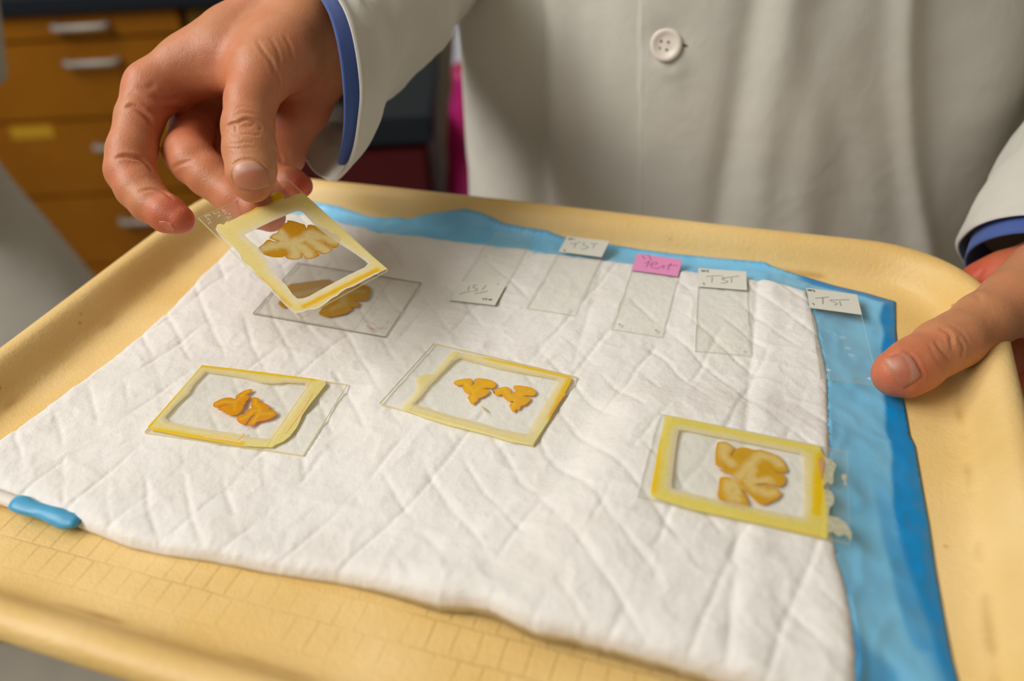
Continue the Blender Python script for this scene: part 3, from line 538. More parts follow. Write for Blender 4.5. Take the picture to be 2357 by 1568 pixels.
WHITE = np.concatenate([WHITE, pxz([(1860, 1630), (1700, 1583), (1600, 1556), (1480, 1522), (1400, 1500), (1320, 1478), (1240, 1462), (1190, 1440), (1130, 1408), (1085, 1395), (1010, 1388), (940, 1365), (860, 1342), (770, 1322), (700, 1312), (600, 1296), (480, 1272), (380, 1258), (290, 1240), (200, 1205), (120, 1172), (40, 1140), (-30, 1120), (-75, 1080)], -2.5),
                        pxz([(-70, 1035), (0, 1000), (120, 912), (250, 815), (340, 745), (400, 690), (470, 622), (520, 575), (570, 525), (610, 492)], -1.5)])
def ptray(pts):
    out = []
    for x, y in pts:
        z = 0.
        for _ in range(14): q = PZ(x, y, z)[:2]; z = .5*z+.5*(tray_z(q[None])[0]+1.2)
        out.append(q)
    return np.array(out)
BLUE = ptray([(560, 440), (640, 447), (715, 459), (780, 474), (850, 497), (888, 500), (915, 498), (940, 503), (975, 492), (1020, 484), (1070, 479), (1110, 488), (1160, 508), (1200, 519), (1260, 530), (1300, 545), (1400, 560), (1480, 573), (1560, 583), (1650, 592), (1760, 601), (1782, 612), (1850, 634), (1920, 655), (2000, 674), (2062, 692)])
BLUE = np.concatenate([BLUE, pxz([(2066, 740), (2074, 830), (2083, 890), (2100, 985), (2112, 1010), (2130, 1110), (2145, 1190), (2160, 1290), (2180, 1400), (2200, 1500), (2222, 1580), (2245, 1660)], -4), pxz([(1900, 1640)], -5),
                       WHITE[-42:-41]*0+pxz([(1850, 1580), (1880, 1250), (1850, 700), (1700, 660), (1300, 610), (900, 555), (640, 500), (575, 480)], -1)])
def build_pad():
    lo = WHITE; fr0, fr1 = pxz([(290, 1240)])[0], pxz([(1600, 1556)])[0]
    org = m([0, 290, TZ+.3]); root = empty('absorbent_pad', org, 'quilted white absorbent pad with blue plastic border, wrinkled and spread on the tray', 'pad')
    g = film(lo, h=1.0, th=0, colf=None); V, Fs, _ = g; n = len(V)//2; T = V[:n, :2]
    d = seg_dist(T, lo, np.roll(lo, -1, 0)); z = pad_z(T)
    vv = T @ V2; front = sm(170, 120, vv+.12*(T @ U2)+0)      # how much of the thick rolled front edge
    front = sm(60, 25, seg_dist(T, WHITE[29:52], WHITE[30:53]))
    left = sm(30, 6, seg_dist(T, WHITE[53:-1], WHITE[54:]))
    roll = (1-np.sqrt(np.clip(1-(1-np.clip(d/5., 0, 1))**2, 0, 1)))
    z = z - front*roll*4.6 - (1-front)*roll*1.75 - left*(1-front)*roll*2.2
    z += front*np.exp(-((d-9)/6.)**2)*1.0*(.6+vnoise(T, 28., 31))
    bot = np.minimum(z-1.2, np.maximum(tray_z(T)+.4, z-5.5)); bot = np.where((d < 1.2) & (front < .5), z-.35, bot)
    V[:n, 2] = z; V[n:, 2] = bot
    cl = np.c_[np.ones((2*n, 3)), np.ones(2*n)]
    wmat = pbsdf('nonwoven_white', L4(233, 230, 226), .75, noise=(35, .5, L4(226, 221, 214)), bump=[('n', 260, .0006), ('m', 60, .0007), ('n', 1500, .00008)], sss=0, spec=.25, sheen=.15)
    o = mesh('absorbent_sheet', m(V), Fs, wmat, root, col=None, origin=org)
    # blue film
    V, Fs, _ = film(BLUE, h=1.4, th=0); n = len(V)//2; T = V[:n, :2]
    do = seg_dist(T, BLUE[:-9], BLUE[1:-8]); zw = pad_z(T, False)-1.9
    dw = seg_dist(T, lo, np.roll(lo, -1, 0)); ins = inside(T, lo)
    t = dw/(dw+do+1e-6); t = np.where(ins, 0, t)
    zt_ = tray_z(T)+.7
    z = zw*(1-t**.8)+zt_*t**.8
    z = np.maximum(z, zt_) + np.where(ins, 0, 1)*(.55*(1-np.abs(vnoise(T @ np.array([[1, .3], [-.5, 1]]), 13., 41)))**4+.35*vnoise(T, 8., 42)+.25)*sm(0, 5, do)
    z = np.where(ins, np.minimum(z, pad_z(T)-2.2), z)
    V[:n, 2] = z; V[n:, 2] = z-.35
    fan = sm(-60, 60, T[:, 0]-60.); thr = 7.+6*sm(330, 200, T[:, 1]); rt = BLUE[17:-9]; dr = seg_dist(T, rt[:-1], rt[1:])
    dark = sm(1.2, -1.2, dr-thr+1.2*vnoise(T, 14., 50))*sm(142, 152, T[:, 0]+.12*(300-T[:, 1])) ; dark = np.maximum(dark, .6*sm(.25, .55, vnoise(T @ np.array([[1, .2], [-.2, .5]]), 16., 52))*sm(250, 200, T[:, 1]))
    c = mixc(np.broadcast_to(lin([130, 202, 242]), (n, 3)), np.broadcast_to(lin([4, 138, 208]), (n, 3)), np.clip(dark+.12*vnoise(T, 10., 51)+.05, 0, 1))
    midb = sm(-8, -2, -(dr-thr))*0; c = np.concatenate([c, c])
    bmat = pbsdf('blue_film', rough=.38, attr=True, bump=[('m', 55, .0010), ('n', 180, .0003)], spec=.4)
    mesh('plastic_backing', m(V), Fs, bmat, root, col=c, origin=org)
    # folded blue corner under the near left edge
    a, b = PZ(36, 1158, -3.0), PZ(178, 1206, -4.2); k = 16
    t = np.linspace(0, 1, k); pts = a+(b-a)*t[:, None]; V, Fs = tube_geo(pts, (3.7+.3*np.sin(t*11))*np.clip((1-t)*9, .35, 1)**.5, 18)
    c0 = pts.repeat(18, 0); V = c0+(V-c0)*[1, 1, .62]; V += .5*np.stack([vnoise(V+9*i, 4., 60+i) for i in range(3)], 1)
    e = V[-18:]; mesh('folded_corner', m(V), Fs, pbsdf('blue_fold', L4(70, 160, 205), .4, bump=[('m', 70, .0008)]), root, origin=org)
    a, b = PZ(-45, 1128, -3.0), PZ(37, 1158, -3.4); pts = a+(b-a)*t[:, None]; V, Fs = tube_geo(pts, 2.9, 14); c0 = pts.repeat(14, 0); V = c0+(V-c0)*[1, 1, .75]
    mesh('folded_lining', m(V), Fs, pbsdf('lining_fold', L4(224, 218, 206), .6, bump=[('m', 70, .0006)]), root, origin=org)
build_pad()

# ================================================================== implicit surfaces for the bodies
class Field:
    def __init__(s, lo, hi, h):
        s.h = h; s.lo = np.asarray(lo, float); s.n = (np.ceil((np.asarray(hi)-s.lo)/h)+1).astype(int); s.v = np.full(s.n, 30., np.float32)
    def sl(s, lo, hi):
        a = np.clip(np.floor((lo-s.lo)/s.h).astype(int), 0, s.n-1); b = np.clip(np.ceil((hi-s.lo)/s.h).astype(int)+1, 1, s.n)
        return tuple(slice(i, max(j, i+1)) for i, j in zip(a, b))
    def pts(s, sl): return np.stack(np.meshgrid(*[(np.arange(q.start, q.stop)*s.h+l).astype(np.float32) for q, l in zip(sl, s.lo)], indexing='ij'), -1)
def smin(a, b, k):
    h = np.clip(k-np.abs(a-b), 0, None)/k; return np.minimum(a, b)-h*h*k*.25
def cone_sdf(X, a, b, ra, rb, fl=None):
    """tapered capsule; fl = (direction, squash): thinner along that direction"""
    a = np.asarray(a, np.float32); b = np.asarray(b, np.float32); d = b-a; t = np.clip(((X-a) @ d)/max(d @ d, 1e-6), 0, 1)
    q = X-(a+t[..., None]*d)
    if fl is not None: n = np.asarray(fl[0], np.float32); n = n/np.linalg.norm(n); q = q+((q @ n)*(1/fl[1]-1))[..., None]*n
    return np.linalg.norm(q, axis=-1)-(ra+(rb-ra)*t)
def chain(fld, pts, k=3.5, marg=14):
    """pts: (xyz, r[, flat]) -> (slice, sdf) of a finger"""
    A = np.array([q[0] for q in pts]); R = np.array([q[1] for q in pts]); lo = (A-R[:, None]).min(0)-marg; hi = (A+R[:, None]).max(0)+marg
    sl = fld.sl(lo, hi); X = fld.pts(sl); out = None
    for i in range(len(pts)-1):
        f = pts[i+1][2] if len(pts[i+1]) > 2 else None
        dd = cone_sdf(X, A[i], A[i+1], R[i], R[i+1], f); out = dd if out is None else smin(out, dd, k)
    return sl, out
def surface_nets(fld):
    v = fld.v; n = v.shape; s = v < 0; c = np.zeros([q-1 for q in n], np.int8)
    for i in (0, 1):
        for j in (0, 1):
            for k in (0, 1): c += s[i:n[0]-1+i, j:n[1]-1+j, k:n[2]-1+k]
    act = (c > 0) & (c < 8); I = np.argwhere(act); idx = -np.ones(act.shape, np.int64); idx[act] = np.arange(len(I))
    P_ = np.zeros((len(I), 3)); cnt = np.zeros(len(I)); corners = [(i, j, k) for i in (0, 1) for j in (0, 1) for k in (0, 1)]
    for a in corners:
        for ax in range(3):
            if a[ax]: continue
            b = list(a); b[ax] = 1; va = v[I[:, 0]+a[0], I[:, 1]+a[1], I[:, 2]+a[2]]; vb = v[I[:, 0]+b[0], I[:, 1]+b[1], I[:, 2]+b[2]]
            x = (va < 0) != (vb < 0); t = np.where(x, va/(va-vb+1e-12), 0); p = np.array(a, float)[None]+np.zeros((len(I), 3)); p[:, ax] = t; P_ += p*x[:, None]; cnt += x
    V = (I+P_/cnt[:, None])*fld.h+fld.lo; Fs = []
    for ax in range(3):
        sa = [slice(None)]*3; sb = [slice(None)]*3; sa[ax] = slice(0, n[ax]-1); sb[ax] = slice(1, n[ax])
        x = s[tuple(sa)] != s[tuple(sb)]; u, w = [(1, 2), (2, 0), (0, 1)][ax]
        E = np.argwhere(x); E = E[(E[:, u] > 0) & (E[:, w] > 0) & (E[:, u] < n[u]-1) & (E[:, w] < n[w]-1)]
        def g(du, dw): q = E.copy(); q[:, u] += du; q[:, w] += dw; return idx[q[:, 0], q[:, 1], q[:, 2]]
        Q = np.stack([g(-1, -1), g(0, -1), g(0, 0), g(-1, 0)], 1); fl = ~s[E[:, 0], E[:, 1], E[:, 2]]; Q[fl] = Q[fl][:, ::-1]; Fs.append(Q)
    return V, np.concatenate(Fs)
def relax(V, Q, it=2, f=.5):
    E = np.concatenate([Q[:, [0, 1]], Q[:, [1, 2]], Q[:, [2, 3]], Q[:, [3, 0]]]); E = np.concatenate([E, E[:, ::-1]]); deg = np.bincount(E[:, 0], minlength=len(V)).astype(float)
    for _ in range(it):
        for w in (f, -f*1.04):
            S = np.stack([np.bincount(E[:, 0], V[E[:, 1], k], minlength=len(V)) for k in range(3)], 1)/deg[:, None]; V = V+(S-V)*w
    return V
def normals(V, Q):
    n = np.cross(V[Q[:, 2]]-V[Q[:, 0]], V[Q[:, 3]]-V[Q[:, 1]]); N_ = np.zeros_like(V)
    for k in range(4):
        for c in range(3): N_[:, c] += np.bincount(Q[:, k], n[:, c], minlength=len(V))
    return N_/(np.linalg.norm(N_, axis=1)[:, None]+1e-9)
def bvh_of(V, Q): return BVHTree.FromPolygons(V.tolist(), Q.tolist())
def hit(bvh, x, y):
    r = ray(x, y); r = r/np.linalg.norm(r); h = bvh.ray_cast(Vector(CP), Vector(r)); return None if h[0] is None else (np.array(h[0]), np.array(h[1]))
def crease(V, Q, bvh, lines):
    """lines: (pixel polyline, depth mm, width mm): real grooves pressed into the skin"""
    N_ = normals(V, Q); D = np.zeros(len(V))
    for ln, dep, wd in lines:
        s = spline([(x, y, 0) for x, y in ln], 6)[:, :2]; hp = [hit(bvh, x, y) for x, y in s]; hp = np.array([q[0] for q in hp if q is not None])
        if len(hp) < 2: continue
        lo, hi = hp.min(0)-4*wd, hp.max(0)+4*wd; k = np.nonzero(((V > lo) & (V < hi)).all(1))[0]
        A, B = hp[:-1], hp[1:]; ok = np.linalg.norm(B-A, axis=1) < 5; A, B = A[ok], B[ok]
        if len(A) < 1 or len(k) < 1: continue
        best = np.full(len(k), 1e9); tt = np.zeros(len(k))
        for i, (a, b) in enumerate(zip(A, B)):
            d = b-a; t = np.clip(((V[k]-a) @ d)/max(d @ d, 1e-9), 0, 1); e = np.linalg.norm(V[k]-(a+t[:, None]*d), axis=1); u = e < best; best[u] = e[u]; tt[u] = (i+t[u])/len(A)
        taper = np.clip(np.minimum(tt, 1-tt)*5, 0, 1)**.7
        D[k] += (dep*np.exp(-(best/wd)**2) - .35*dep*np.exp(-((best-2*wd)/wd)**2))*taper
    return V-N_*D[:, None]
def nail_geo(bvh, poly, n=22, lift=.45, th=.5):
    poly = np.array(poly, float); lo, hi = poly.min(0), poly.max(0); h = (hi-lo).max()/n
    V, Fs, _ = film(poly, h=h, th=0); k = len(V)//2; out = []; col = []
    d = seg_dist(V[:k, :2], poly, np.roll(poly, -1, 0)); last = None
    for (x, y), e in zip(V[:k, :2], d):
        q = hit(bvh, x, y); q = q if q is not None else last; last = q; out.append(q[0]+q[1]*(lift*(.35+.65*min(1, e/(h*2.5)))))
    out = np.array(out); nn = np.array(hit(bvh, *poly.mean(0))[1])
    # smooth the plate a little so it reads as one curved sheet
    return np.concatenate([out, out-nn*th]), Fs, V[:k, :2]
# ------------------------------------------------------------------ skin
def skin_cols(V, N_, tips, seed):
    base = lin([204, 134, 96]); red = lin([194, 76, 52]); tan = lin([196, 140, 96])
    n1 = vnoise(V, 14., seed); n2 = vnoise(V, 3.2, seed+1); c = mixc(np.broadcast_to(base, (len(V), 3)), np.broadcast_to(tan, (len(V), 3)), np.clip(.5+.5*n1, 0, 1))
    r = np.zeros(len(V))
    for p, rad, a in tips: r = np.maximum(r, a*np.exp(-(np.linalg.norm(V-p, axis=1)/rad)**2))
    return mixc(c, np.broadcast_to(red, (len(V), 3)), np.clip(r+.10*n2+.03, 0, 1))
M['skin'] = pbsdf('skin', rough=.46, attr=True, sss=.22, ssr=(1, .35, .2), spec=.42, bump=[('n', 900, .00010), ('v', 1500, .00008), ('n', 220, .00018)])

# ---------------- right hand of the holder (seen at the left)
def right_hand():
    T = lambda x, y, d: P(x, y, d)
    wr = T(722, 6, 452); wr2 = T(748, 70, 462)
    el = np.array([10, 655, 175.])
    imc, mmc, rmc, pmc = T(352, 205, 430), T(462, 228, 468), T(548, 268, 480), T(622, 304, 480)
    tcmc, tmcp, tip_ = T(690, 78, 436), T(607, 165, 417), T(571, 292, 404)
    lo = np.array([-220, 330, 10.]); hi = np.array([30, 560, 215.])
    pts = [wr, wr2, imc, mmc, rmc, pmc, T(408, 498, 402), T(628, 500, 412), T(697, 424, 425)]
    A = np.array(pts); lo = A.min(0)-26; hi = A.max(0)+26; hi[1] += 25; hi[2] += 10; hi[0] += 12
    f = Field(lo, hi, .85); hand = f.v
    def add(p, k, fn=smin, base=None):
        sl, d = chain(f, p); b = base if base is not None else f.v; b[sl] = fn(b[sl], d.astype(np.float32), k)
    # palm block
    view = FW
    pn = np.cross(imc-wr, pmc-wr); pn /= np.linalg.norm(pn)
    add([(wr, 24, ), ((wr+imc)/2, 20, (pn, .8)), (imc, 13.2, (pn, .9))], 8)
    add([(wr, 23), ((wr+mmc)/2, 18, (pn, .8)), (mmc, 12.5, (pn, .9))], 10)
    add([(wr2, 21), ((wr2+rmc)/2, 17, (pn, .8)), (rmc, 12, (pn, .9))], 10)
    add([(wr2, 20), (T(722, 160, 456), 18), (T(690, 245, 460), 15.5), (T(650, 310, 462), 12.5)], 10)     # little-finger side
    add([(T(655, 310, 462), 12), (T(660, 362, 462), 9.5)], 8)
    # dorsal interosseous web between thumb and index
    add([(T(610, 130, 428), 15), (T(520, 125, 430), 13), (T(430, 145, 433), 10)], 12)
    add([(T(560, 185, 424), 8.), (T(480, 180, 431), 5.5), (T(400, 170, 434), 5)], 9)
    # forearm stub up the sleeve
    d0 = el-wr; d0 /= np.linalg.norm(d0)
    add([(wr, 24.5), (wr+d0*22, 24.5), (wr+d0*60, 27)], 10)
    add([(wr2, 20), (wr2+d0*50, 24)], 10)
    palm = f.v.copy()
    def finger(p, k, k2=.6):
        sl, d = chain(f, p, k=3.2); d = d.astype(np.float32); j = smin(palm[sl], d, k); f.v[sl] = smin(f.v[sl], j, k2)
    # thumb
    tn = -np.cross(tip_-tmcp, RT); tn /= np.linalg.norm(tn)
    finger([(tcmc, 18.), (T(655, 118, 426), 17.), (tmcp, 14.8), (T(577, 232, 409), 11.9), (tip_, 11.9), (T(574, 345, 400), 12., (FW, .92)), (T(579, 398, 396), 11.2, (FW, .86)), (T(583, 424, 397), 8.6, (FW, .8))], 13)
    # index
    finger([(imc, 13.0), (T(322, 270, 424), 11.3), (T(303, 350, 418), 11.4), (T(299, 392, 415), 11.3), (T(318, 432, 411), 10.4), (T(345, 466, 407), 9.3), (T(385, 492, 403), 8.6), (T(413, 506, 401), 7.0)], 7)
    # middle
    finger([(mmc, 11.8), (T(440, 300, 452), 11.0), (T(432, 352, 428), 11.4), (T(446, 372, 423), 11.0), (T(480, 403, 420), 10.4), (T(545, 455, 416), 9.7), (T(590, 480, 414), 9.2), (T(622, 499, 414.5), 7.4)], 6)
    # ring
    finger([(rmc, 11.4), (T(520, 340, 468), 10.6), (T(515, 398, 448), 10.2), (T(560, 430, 434), 9.4), (T(610, 442, 432), 8.6), (T(640, 448, 432), 7.)], 6)
    # little
    finger([(pmc, 11.0), (T(590, 365, 470), 9.4), (T(590, 405, 452), 8.8), (T(640, 416, 440), 8.2), (T(672, 422, 434), 7.4), (T(692, 428, 431), 6.1)], 6)
    V, Q = surface_nets(f); V = relax(V, Q, 3); bvh = bvh_of(V, Q)
    K1 = lambda s, ox, oy, q: zt(q, s, ox, oy)
    a = lambda q: K1(2.8, 200, 0, q); b = lambda q: K1(6.533, 480, 160, q); c = lambda q: K1(6.533, 230, 160, q)
    lines = [
        (b([(270, 870), (340, 825), (440, 800), (560, 750), (690, 785), (820, 865)]), .85, .75), (b([(370, 700), (450, 655), (540, 650), (660, 660), (740, 700)]), .3, .6),
        (b([(390, 600), (500, 555), (620, 570), (740, 620)]), .25, .6), (b([(415, 830), (410, 900), (425, 960)]), .4, .5), (b([(320, 975), (440, 985), (580, 970), (700, 985), (800, 970)]), .4, .6),
        (b([(300, 1110), (430, 1115), (560, 1090), (700, 1110)]), .3, .6), (b([(310, 1170), (450, 1190), (620, 1170), (730, 1190)]), .25, .6), (b([(520, 840), (600, 860), (700, 820)]), .3, .7),
        (b([(790, 860), (770, 920)]), .3, .6),
        (b([(1030, 20), (1060, 130), (1065, 260), (1045, 330), (1030, 440)]), .65, .9), (b([(1110, 10), (1135, 120), (1120, 260), (1080, 360)]), .6, .8), (b([(1200, 0), (1215, 130), (1185, 260), (1130, 360)]), .5, .8), (b([(1270, 0), (1270, 120), (1235, 240), (1160, 380)]), .45, .8),
        (a([(1090, 250), (1140, 330), (1190, 400), (1220, 500)]), .5, 1.0), (a([(1180, 240), (1230, 330), (1245, 430)]), .4, .9), (a([(1270, 220), (1310, 300), (1325, 380)]), .35, .9),
        (c([(380, 560), (480, 545), (600, 610), (720, 720), (800, 840)]), 1.1, 1.2), (c([(230, 1320), (350, 1300), (500, 1320), (620, 1350), (720, 1440), (790, 1540)]), 1.3, 1.0),
        (c([(560, 240), (680, 290), (760, 260), (830, 190)]), .35, 1.3), (c([(800, 380), (900, 440), (1050, 450), (1180, 430)]), .6, 1.2), (c([(720, 620), (900, 620), (1100, 600), (1250, 590)]), .6, 1.3), (c([(430, 350), (560, 370), (700, 480)]), .25, 1.4),
        (a([(330, 1235), (420, 1220), (500, 1240), (560, 1290)]), .55, .9), (a([(540, 1090), (600, 1060), (700, 1030)]), .3, .9), (a([(1200, 960), (1240, 1000), (1258, 1050)]), .8, .9),
        (K1(8.254, 480, 330, [(420, 500), (470, 390), (600, 320), (740, 300), (880, 320), (1000, 390), (1110, 520), (1160, 660)]), .6, .55),
        (K1(8.254, 480, 330, [(450, 470), (445, 600), (480, 740), (530, 850)]), .55, .5), (K1(8.254, 480, 330, [(1150, 600), (1185, 720), (1180, 800)]), .4, .5),
        (K1(8.254, 480, 330, [(520, 850), (640, 900), (780, 915), (900, 905), (1040, 860), (1160, 810)]), .35, .5)]
    V = crease(V, Q, bvh, lines); N_ = normals(V, Q)
    tips = [(T(413, 506, 401), 17, .8), (T(583, 434, 392), 9, .3), (T(697, 424, 425), 12, .9), (T(625, 505, 410), 15, .5), (T(460, 300, 440), 36, .55), (T(300, 385, 412), 18, .35), (T(560, 280, 440), 40, .5), (T(690, 300, 450), 40, .3), (T(560, 460, 412), 20, .35)]
    col = skin_cols(V, N_, tips, 100)
    return V, Q, col, bvh_of(V, Q)
RHV, RHQ, RHC, RHB = right_hand()

# ---------------- left hand (seen at the right edge), gripping the rim
def left_hand():
    T = lambda x, y, d: P(x, y, d)
    wr = T(2520, 560, 448); A = np.array([wr, T(2050, 860, 375), T(2230, 640, 470), T(2230, 900, 455)]); lo = A.min(0)-30; hi = A.max(0)+32; lo[2] -= 15; hi[0] += 12
    f = Field(lo, hi, 1.0)
    def add(p, k):
        sl, d = chain(f, p); f.v[sl] = smin(f.v[sl], d.astype(np.float32), k)
    add([(wr, 24), (T(2440, 655, 432), 21), (T(2370, 700, 425), 17)], 10)
    add([(wr, 24), (T(2430, 620, 450), 19), (T(2320, 640, 456), 14)], 10)
    add([(wr, 23), (T(2480, 690, 452), 19), (T(2410, 760, 456), 14)], 10)
    add([(wr, 23), (T(2500, 760, 456), 18), (T(2440, 830, 460), 13)], 10)
    add([(wr, 22), (wr+[60, 60, 35], 25)], 10)
    palm = f.v.copy()
    def finger(p, k):
        sl, d = chain(f, p, k=3.5); d = d.astype(np.float32); j = smin(palm[sl], d, k); f.v[sl] = smin(f.v[sl], j, .6)
    finger([(T(2400, 640, 424), 18.), (T(2330, 700, 408), 15.5), (T(2262, 742, 396), 13.6), (T(2200, 783, 385), 12.4), (T(2165, 800, 381), 12.2), (T(2110, 838, 375), 11.9, (FW, .9)), (T(2078, 855, 373), 11.3, (FW, .85)), (T(2052, 862, 374), 8.6, (FW, .8))], 12)
    finger([(T(2320, 640, 456), 13), (T(2262, 655, 464), 11.6), (T(2225, 690, 474), 10.6), (T(2190, 740, 470), 10), (T(2170, 780, 462), 8)], 8)
    finger([(T(2410, 760, 456), 12.5), (T(2345, 800, 462), 11.2), (T(2290, 850, 462), 10.2), (T(2240, 880, 452), 9.6), (T(2215, 900, 445), 7.8)], 7)
    finger([(T(2440, 830, 460), 12), (T(2385, 860, 460), 10.6), (T(2330, 905, 458), 9.8), (T(2285, 930, 448), 9.2), (T(2260, 945, 442), 7.4)], 7)
    finger([(T(2470, 880, 462), 11), (T(2420, 920, 458), 9.4), (T(2375, 960, 452), 8.6), (T(2345, 980, 444), 7.8), (T(2325, 990, 438), 6.4)], 7)
    V, Q = surface_nets(f); V = relax(V, Q, 3); bvh = bvh_of(V, Q); z = lambda q: zt(q, 2.2407, 1900, 250)
    lines = [(z([(585, 1130), (640, 1160), (650, 1210), (660, 1245)]), .8, .9), (z([(680, 1180), (712, 1225), (700, 1290)]), .5, .8), (z([(560, 1190), (600, 1250), (640, 1290)]), .5, .9), (z([(630, 1110), (700, 1150), (740, 1220)]), .35, .8), (z([(530, 1200), (570, 1290), (610, 1330)]), .3, .8),
             (z([(400, 1250), (450, 1275), (500, 1370), (480, 1400), (400, 1455)]), .6, .6), (z([(290, 1290), (400, 1255)]), .4, .5), (z([(800, 1000), (770, 900), (820, 820)]), .4, 1.4), (z([(300, 1310), (340, 1370), (395, 1440)]), .3, .5)]
    V = crease(V, Q, bvh, lines); N_ = normals(V, Q)
    tips = [(T(2060, 862, 368), 18, .6), (T(2225, 640, 460), 30, .9), (T(2320, 830, 450), 25, .6)]
    return V, Q, skin_cols(V, N_, tips, 140), bvh_of(V, Q)
LHV, LHQ, LHC, LHB = left_hand()

# ---------------- rest of the body inside the clothes
TC = np.array([170., 624.])     # torso centre in plan
TU = np.array([math.cos(TA), -math.sin(TA), 0]); TV = np.array([math.sin(TA), math.cos(TA), 0])
def tpos(a, b, z): return np.array([TC[0], TC[1], 0])+TU*a+TV*b+np.array([0, 0, z])
ELR = np.array([-8., 668., 150.]); SHR = tpos(-165, 10, 360); ELL = np.array([430., 560., 120.]); SHL = tpos(165, 10, 360)
def body_rest():
    f = Field([-220, 380, -1048], [520, 860, 470], 9.)
    def add(p, k): sl, d = chain(f, p, marg=30); f.v[sl] = smin(f.v[sl], d.astype(np.float32), k)
    fl = (TV, .62)
    add([(tpos(0, 8, -160), 150, fl), (tpos(0, 8, 60), 138, fl), (tpos(0, 8, 300), 150, fl)], 20)
    add([(tpos(-120, 8, 345), 55, fl), (tpos(120, 8, 345), 55, fl)], 30)
    add([(tpos(0, 10, 350), 55), (tpos(0, 10, 430), 52)], 30)
    for s in (-1, 1): add([(tpos(s*75, 10, -200), 78), (tpos(s*80, 10, -560), 52), (tpos(s*82, 12, -980), 36)], 20); add([(tpos(s*82, 12, -1005), 36), (tpos(s*85, -120, -1015), 30)], 20)
    wrR = P(722, 6, 452); wrL = P(2520, 560, 448)
    add([(SHR, 52), (ELR+(wrR-ELR)*.05, 40), (wrR+(ELR-wrR)*.2, 29)], 20)
    add([(SHL, 52), (ELL, 40), (wrL+(ELL-wrL)*.25, 27)], 20)
    V, Q = surface_nets(f); V = relax(V, Q, 3); return V, Q, np.broadcast_to(lin([206, 150, 112]), (len(V), 3))
BV, BQ, BC = body_rest()
def build_person():
    V = np.concatenate([RHV, LHV, BV]); Q = RHQ.tolist()+(LHQ+len(RHV)).tolist()+(BQ+len(RHV)+len(LHV)).tolist(); col = np.concatenate([RHC, LHC, BC])
    org = m([TC[0], TC[1], -1050.])
    p = mesh('person', m(V), Q, M['skin'], None, col=col, origin=org)
    tag(p, 'person in a white lab coat holding the tray and a glass slide, blue cuffs showing', 'person')
    z = lambda q: zt(q, 8.254, 480, 330)
    nail = z([(480, 470), (520, 410), (600, 370), (720, 345), (850, 350), (950, 390), (1030, 460), (1100, 570), (1150, 700), (1160, 800), (1080, 838), (980, 866), (850, 887), (700, 874), (580, 850), (530, 800), (495, 700), (468, 600)])
    def nailobj(bvh, poly, axis, name='thumbnail'):
        V, Fs, uvp = nail_geo(bvh, poly); k = len(uvp); a, b = np.array(axis[0]), np.array(axis[1]); d = b-a; L = np.linalg.norm(d); t = ((uvp-a) @ d)/L/L; s = ((uvp-a) @ np.array([-d[1], d[0]]))/L/L
        tt = t+.9*s*s
        c = mixc(np.broadcast_to(lin([212, 156, 136]), (k, 3)), np.broadcast_to(lin([202, 128, 98]), (k, 3)), sm(.24, .36, t-.5*s*s)); c = mixc(c, np.broadcast_to(lin([222, 172, 134]), (k, 3)), sm(.93, .99, t+.15*s*s)*.8)
        if bvh is LHB: c = c*np.array([.78, .66, .62])
        if name == 'fingernail': c = np.broadcast_to(lin([204, 116, 86]), (k, 3))
        mesh(name, m(V), Fs, M['nail'], p, col=np.concatenate([c, c]), origin=org)
    M['nail'] = pbsdf('nail', rough=.4, attr=True, sss=.15, spec=.5, bump=[('n', 300, .00005)])
    nailobj(RHB, nail, ((572, 371), (586, 438)))
    z6 = lambda q: zt(q, 2.2407, 1900, 250)
    nailobj(LHB, z6([(300, 1292), (340, 1275), (400, 1260), (440, 1275), (470, 1320), (490, 1370), (475, 1398), (440, 1420), (400, 1443), (370, 1420), (345, 1375), (320, 1330)]), ((2112, 846), (2052, 860)))
    idx_n = [(366, 509), (380, 509), (395, 515), (403, 526), (398, 532), (382, 527), (368, 518)]
    try: nailobj(RHB, idx_n, ((364, 508), (402, 530)), 'fingernail')
    except Exception: pass
    return p, org
PERSON, PORG = build_person()
